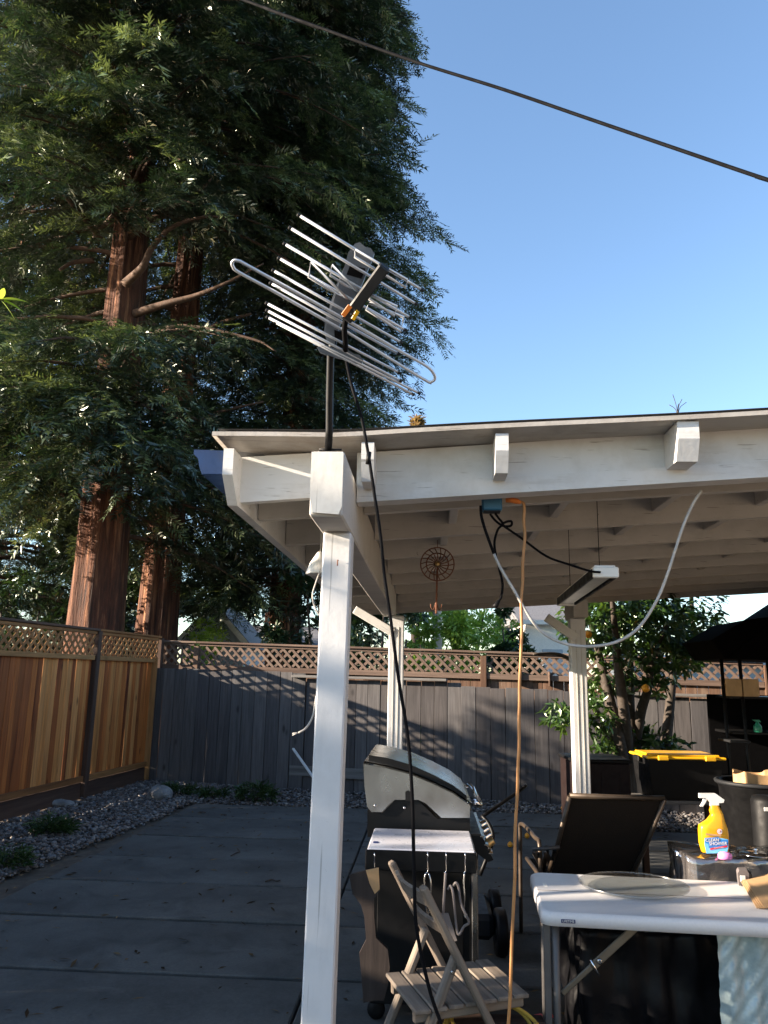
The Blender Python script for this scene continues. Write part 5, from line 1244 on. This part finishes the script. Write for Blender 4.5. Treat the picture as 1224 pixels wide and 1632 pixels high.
lab([(907, 532), (968, 528), (1019, 538), (1020, 575), (1012, 603), (915, 605), (905, 560)], MT['label_cyan'], 'label')
lab([(909, 530), (975, 526), (976, 539), (1019, 538), (1019, 568), (926, 578), (924, 560), (907, 552)], MT['label_blue'], 'label_panel', .001)
lab([(932, 580), (1014, 566), (1014, 574), (932, 588)], MT['red'], 'red_stripe', .0016)
lab([(912, 508), (985, 516), (985, 524), (912, 517)], MT['cardboard'], 'small_print_band', .001)
tM = Matrix((UH, Vector((0, 0, 1)), -VH)).transposed().to_4x4()
for s_, cx, cy, sz in (('CLEAN', 942, 541, .0205), ('SHOWER', 970, 558, .0205)):
    text_mesh(s_, sz, Matrix.Translation(SB(cx, cy) - VH * (LV + .0030)) @ tM @ Matrix.Rotation(rad(3), 4, 'Z'), MT['bottle_white'], 'lettering', so, slant=.16)
text_mesh('Daily Shower Cleaner', .0052, Matrix.Translation(SB(974, 577) - VH * (LV + .0030)) @ tM @ Matrix.Rotation(rad(5), 4, 'Z'), MT['bottle_white'], 'lettering', so, .0003)
ec_ = SB(978, 500) - VH * (LV + .0005)
def disc(r0, r1, off, mat, name):
    m = MB(); n = 24; vs5 = [ec_ - VH * off + UH * r * math.cos(6.2832 * j / n) + Vector((0, 0, r * math.sin(6.2832 * j / n))) for r in (r0, r1) for j in range(n)]
    m.add(vs5, [(j, (j + 1) % n, n + (j + 1) % n, n + j) for j in range(n)]); return m.build(name, mat, so)
disc(.0001, .0135, .0, MT['red'], 'emblem_disc'); disc(.0001, .0122, .0004, MT['bottle_white'], 'emblem_field'); disc(.0068, .0076, .0008, MT['red'], 'emblem_ring')
m = MB(); m.tube([ec_ - VH * .001 + UH * -.004 + Vector((0, 0, -.002)), ec_ - VH * .001 + UH * .0 + Vector((0, 0, -.003)), ec_ - VH * .001 + UH * .0025 + Vector((0, 0, .003))], .0011, 5); m.tube([ec_ - VH * .001 + UH * .0 + Vector((0, 0, .0035)), ec_ - VH * .001 + UH * .005 + Vector((0, 0, .0035))], .0012, 5); m.build('emblem_mark', MT['red'], so)
pk = atv(1155, 1358, 3.99); pk.z = wbz + .018; m = MB(); m.lathe([(.026, -.012), (.030, -.006), (.030, .008), (.022, .018), (.0005, .021)], 18, Matrix.Translation(pk) @ Matrix.Diagonal((1.1, .8, 1, 1))); tag(m.build('pink_sponge', MT['pink'], None), 'rounded pink scrubber in front of the yellow spray bottle', 'scrubber')
ld = atv(1205, 1362, 4.1); ld.z = wbz + .012; m = MB(); m.lathe([(.0005, .010), (.02, .010), (.06, .007), (.075, .002), (.078, .0), (.0005, .0)], 28, Matrix.Translation(ld), cap=False); t_ = tag(m.build('steel_lid', MT['chrome'], None), 'shiny steel pan lid on the wrapped box', 'lid')
MB().lathe([(.006, 0), (.012, .012), (.010, .018), (.001, .019)], 12, Matrix.Translation(ld + Vector((0, 0, .009)))).build('lid_knob', MT['chrome'], t_)
kt = atv(1222, 1348, 4.35); m = thing('black_canister', 'black canister with small white label beside the spray bottle', 'canister', Vector((kt.x, 4.5, 0)))
MB().lathe([(.085, 0), (.09, .01), (.09, .96), (.08, .985), (.03, .99)], 22, Matrix.Translation((kt.x + .15, 4.5, 0))).build('body', MT['black_plastic'], m)
MB().box((kt.x + .10, 4.415, .93), (.03, .003, .02), None, .0008).build('label', MT['lamp_white'], m)
# things stored under the table
bgx = TB(.62, .42, .0); t = thing('storage_bin', 'black plastic-covered bin stored under the white table', 'bin', bgx)
MB().box(TB(.47, .44, .30), (.60, .30, .58), Matrix.Rotation(ty, 3, 'Z'), .02).build('bin_body', MT['black_plastic'], t)
m = MB(); c_ = TB(.47, .44, 0); m.grid(wrapfn(c_.x, c_.y, .33, .19, .03, .615, 8, .010), 96, 36); MT['liner'] = plain('black_film', (.003, .003, .004), .45, var=.3, scale=14, bump=.7, spec=.16); m.build('black_liner', MT['liner'], t)
c_ = TB(.98, .30, 0); t = thing('plastic_sheeting', 'clear plastic sheet hanging in folds under the right end of the table', 'plastic sheet', c_)
m = MB()
def shf(a, b): return TB(.66 + .56 * a, .10 + .012 * math.sin(a * 40 + b * 5) + .01 * math.sin(a * 17 - b * 9) + .006 * math.sin((a + b) * 60), .685 - .66 * b)
m.grid(shf, 70, 40); MT['sheet_film'] = plain('hazy_plastic_sheet', (.34, .42, .42), .22, var=.25, scale=16, bump=.5, spec=.7); m.build('sheet', MT['sheet_film'], t)
m = MB(); m.tube(curve_pts([TB(.80, .02, .0), TB(.84, .0, .2), TB(.92, -.02, .45), TB(1.02, -.03, .66)], 6), .005, 7); tag(m.build('black_lead', MT['black_cord'], None), 'thin black lead in front of the plastic sheeting', 'cord')
rj = atz(858, 1628, .05); t = thing('red_bracket', 'small red plastic part lying beside the table leg', 'plastic part', rj)
MB().box(rj, (.07, .05, .05), Matrix.Rotation(.4, 3, 'Z'), .01).build('block', MT['red'], t); MB().tube([rj + Vector((.03, 0, .01)), rj + Vector((.07, .01, .02))], .008, 8).build('spout', MT['red'], t)

# ---------------------------------------------------------------- sling chair
sc0, sc1 = atz(908, 1269, .95), atz(1059, 1272, .95); yv = (sc0.y + sc1.y) / 2; bl, brr = atv(903, 1392, yv - .12), atv(1030, 1392, yv - .12)
slc = thing('sling_chair', 'brown mesh sling patio chair with its back to the white table', 'chair', Vector(((sc0.x + sc1.x) / 2, yv + .2, 0)))
Zs = .42; A_, B_ = Vector((sc0.x, yv, .95)), Vector((sc1.x, yv, .945)); Cc, Dd = Vector((bl.x - .02, yv + .28, Zs)), Vector((brr.x + .04, yv + .28, Zs))
m = MB(); m.grid(lambda a, b: (A_.lerp(B_, a)).lerp(Cc.lerp(Dd, a), b) + Vector((0, -.02 * math.sin(b * 3.14) + .01, -.012 * math.sin(a * 3.14) * (1 - b))), 12, 16); m.build('sling', MT['sling'], slc)
for a, b in ((A_, Cc), (B_, Dd)): MB().tube([a, a.lerp(b, .5) - Vector((0, .02, 0)), b], .0135, 10).build('back_tube', MT['bronze'], slc)
MB().tube([A_ + Vector((-.0, 0, .004)), A_.lerp(B_, .5) + Vector((0, 0, .002)), B_ + Vector((0, 0, .004))], .0145, 10).build('top_tube', MT['bronze'], slc)
E_, F_ = Cc + Vector((-.02, .50, .03)), Dd + Vector((.02, .50, .03)); m = MB(); m.grid(lambda a, b: Cc.lerp(Dd, a).lerp(E_.lerp(F_, a), b) - Vector((0, 0, .03 * math.sin(b * 3.14))), 8, 8); m.build('seat', MT['sling'], slc)
for a, b, s_ in ((Cc, E_, -1), (Dd, F_, 1)):
    o_ = Vector((s_ * .04, 0, 0)); MB().tube(curve_pts([a + o_ + Vector((0, -.12, -Zs)), a + o_ + Vector((0, -.05, .0)), a + o_ + Vector((0, -.04, .22)), a + o_ + Vector((0, .1, .235)), b + o_ + Vector((0, -.05, .22)), b + o_ + Vector((0, 0, .1)), b + o_ + Vector((0, .02, -Zs - .03))], 5), .013, 9).build('arm_leg_tube', MT['bronze'], slc)
    MB().tube([a, b], .013, 8).build('seat_tube', MT['bronze'], slc)
fsn = thing('folding_stool', 'folded dark stool frame between the grill and the sling chair', 'stool', Vector((sc0.x - .15, 4.75, 0)))
for dx in (0, .06):
    MB().bar(atv(850 + 300 * dx, 1355, 4.75), atz(882 + 300 * dx, 1420, .0) , .022, .03, ch=.004).build('leg', MT['grey_tube'], fsn)
    MB().bar(atv(872 + 200 * dx, 1352, 4.75), atz(858 + 300 * dx, 1425, .0), .022, .03, ch=.004).build('leg', MT['black_paint'], fsn)
MB().tube([atv(848, 1354, 4.75), atv(892, 1350, 4.75)], .011, 8).build('top_bar', MT['grey_tube'], fsn)

# ---------------------------------------------------------------- storage at the back right
c0_ = atz(912, 1211, .96); c1_ = atz(1008, 1213, .96); t = thing('deck_box', 'dark brown deck box beside the rear right post', 'storage box', Vector(((c0_.x + c1_.x) / 2, c0_.y + .25, 0)))
xm, wd_ = (c0_.x + c1_.x) / 2, c1_.x - c0_.x
MB().box((xm, c0_.y + .26, .47), (wd_ - .03, .5, .94), None, .012).build('body', MT['brown_box'], t); MB().box((xm, c0_.y + .26, .953), (wd_, .54, .026), None, .008).build('lid', MT['black_plastic'], t)
for k in range(3): MB().box((xm - wd_ * .3 + wd_ * .3 * k, c0_.y + .0085, .45), (.02, .004, .84), None, .001).build('rib', MT['brown_box'], t)
t0_, t1_ = atz(1032, 1205, .98), atz(1170, 1210, .98); xm, wd_ = (t0_.x + t1_.x) / 2, t1_.x - t0_.x; yb = t0_.y + .05
bench = thing('plank_bench', 'grey plank bench carrying the black tote', 'bench', Vector((xm, yb + .2, 0)))
for k in range(3): board('plank', (wd_ * 1.15, .13, .03), Vector((xm - .03, yb + .06 + .14 * k, .605)), MT['grey_x'], bench)
for dx in (-1, 1):
    for yy in (yb + .03, yb + .36): board('leg', (.05, .05, .588), Vector((xm - .03 + dx * wd_ * .5, yy, .294)), MT['dark_post'], bench)
tot = thing('storage_tote', 'black storage tote with bright yellow lid on the plank bench', 'tote', Vector((xm, yb + .2, .62)))
m = MB(); a_ = wd_ / 2 - .02; b_ = a_ - .045
m.prism([(xm - b_, yb + .03, .621), (xm + b_, yb + .03, .621), (xm + a_, yb, .955), (xm - a_, yb, .955)], (0, .42, 0)); m.build('tub', MT['black_plastic'], tot)
ly = MB(); ly.box((xm, yb + .21, .965), (wd_, .49, .022), None, .008); ly.box((xm, yb + .21, .982), (wd_ - .08, .40, .018), None, .006); lo2 = ly.build('lid', MT['yellow'], tot)
for dx in (-.2, .2): MB().box((xm + dx, yb - .03, .965), (.09, .03, .04), None, .006).build('latch', MT['yellow'], lo2)
for dx in (-1, 1): MB().box((xm + dx * (wd_ / 2 + .005), yb + .21, .94), (.025, .12, .05), None, .006).build('handle', MT['black_plastic'], tot)
# black canopy on a tall shelf rack
V7 = 7.0
cn = thing('grill_canopy', 'black canvas canopy over a tall dark shelf rack', 'canopy', W(3.0, 7.2, 0))
m = MB(); A = [atv(1134, 1020, V7), atv(1156, 1050, V7 - .05), atv(1300, 1054, V7 - .05), atv(1300, 940, V7 + .3), atv(1236, 982, V7 + .2), atv(1188, 988, V7 + .15)]
A[0].z -= 0; m.prism(A, VH * .8); m.build('canopy', MT['fabric_black'], cn)
for (xa, ya, xb, yb2) in ((1149, 1045, 1160, 1185), (1178, 1045, 1190, 1185), (1222, 1045, 1236, 1185)):
    a = atv(xa, ya, V7 + .1); b = atv(xb, yb2, V7 + .1); d = (b - a); k = (a.z - 0) / (a.z - b.z); MB().tube([a, a + d * k], .016, 8).build('pole', MT['black_paint'], cn)
sh = []
for y_ in (1112, 1168, 1245):
    p = atv(1200, y_, V7 + .2); MB().box(p + Vector((.1, .1, 0)), (.62, .42, .022), RZ, .004).build('shelf', MT['black_paint'], cn); sh.append(p)
p = atv(1166, 1180, V7); MB().box(p + Vector((.02, 0, 0)), (.16, .3, .02), RZ, .004).build('shelf', MT['dark_plastic'], cn)
MB().box(sh[2] + Vector((.1, .33, .35)), (.62, .02, .75), RZ, .004).build('back_panel', MT['fabric_black'], cn)
for x_, lbl in ((1166, 'tan carton on the upper shelf beside the canopy pole'), (1193, 'brown carton between the canopy poles')):
    c = atv(x_, 1096, V7 + .12); c.z = sh[0].z + .0115 + .075; t = thing('carton', lbl, 'carton', c - Vector((0, 0, .075))); MB().box(c, (.135, .12, .148), RZ, .004).build('box', MT['cardboard'], t); MB().box(c + Vector((0, 0, .0752)), (.136, .03, .001), RZ).build('tape', MT['lamp_white'], t)
c = atv(1208, 1166, V7 + .1); c.z = sh[1].z + .0115; t = thing('green_bottle', 'small green spray bottle on the dark shelf', 'bottle', c)
MB().lathe([(.03, 0), (.034, .005), (.034, .05), (.015, .075), (.012, .09)], 14, Matrix.Translation(c)).build('body', MT['green_plastic'], t)
MB().prism([c + Vector((-.04, 0, .105)), c + Vector((.02, 0, .105)), c + Vector((.035, 0, .085)), c + Vector((-.01, 0, .088))], (0, .016, 0)).build('trigger_head', MT['green_plastic'], t)
# waste basket with paper bag
wbk = atv(1215, 1250, 5.3); zc_ = wbk.z; t = thing('waste_basket', 'dark round basket at the right with rolled rim', 'basket', Vector((wbk.x + .05, 5.3, 0)))
bc_ = Vector((wbk.x + .05, 5.35, 0)); MB().lathe([(.17, 0), (.18, .02), (.235, zc_ - .04), (.245, zc_ - .03), (.245, zc_), (.225, zc_), (.22, zc_ - .05), (.16, .03), (.01, .02)], 28, Matrix.Translation(bc_)).build('body', MT['black_plastic'], t)
m = MB(); m.tube(ring_pts(bc_ + Vector((0, 0, zc_ - .01)), .248, 28, (Vector((1, 0, 0)), Vector((0, 1, 0)))), .014, 8, closed=True); m.build('rim', MT['dark_plastic'], t)
pb_ = bc_ + Vector((-.02, -.02, zc_ - .2)); t = thing('paper_bag', 'brown paper bag standing in the dark basket', 'bag', pb_)
m = MB(); m.grid(lambda a, b: pb_ + Vector(((.125 + .012 * math.sin(a * 40)) * math.copysign(abs(math.cos(a * 6.2832)) ** .5, math.cos(a * 6.2832)), (.085 + .01 * math.sin(a * 30 + 1)) * math.copysign(abs(math.sin(a * 6.2832)) ** .5, math.sin(a * 6.2832)), .02 + .235 * b + .012 * math.sin(a * 22) * b)), 48, 8); m.build('paper', MT['cardboard'], t)
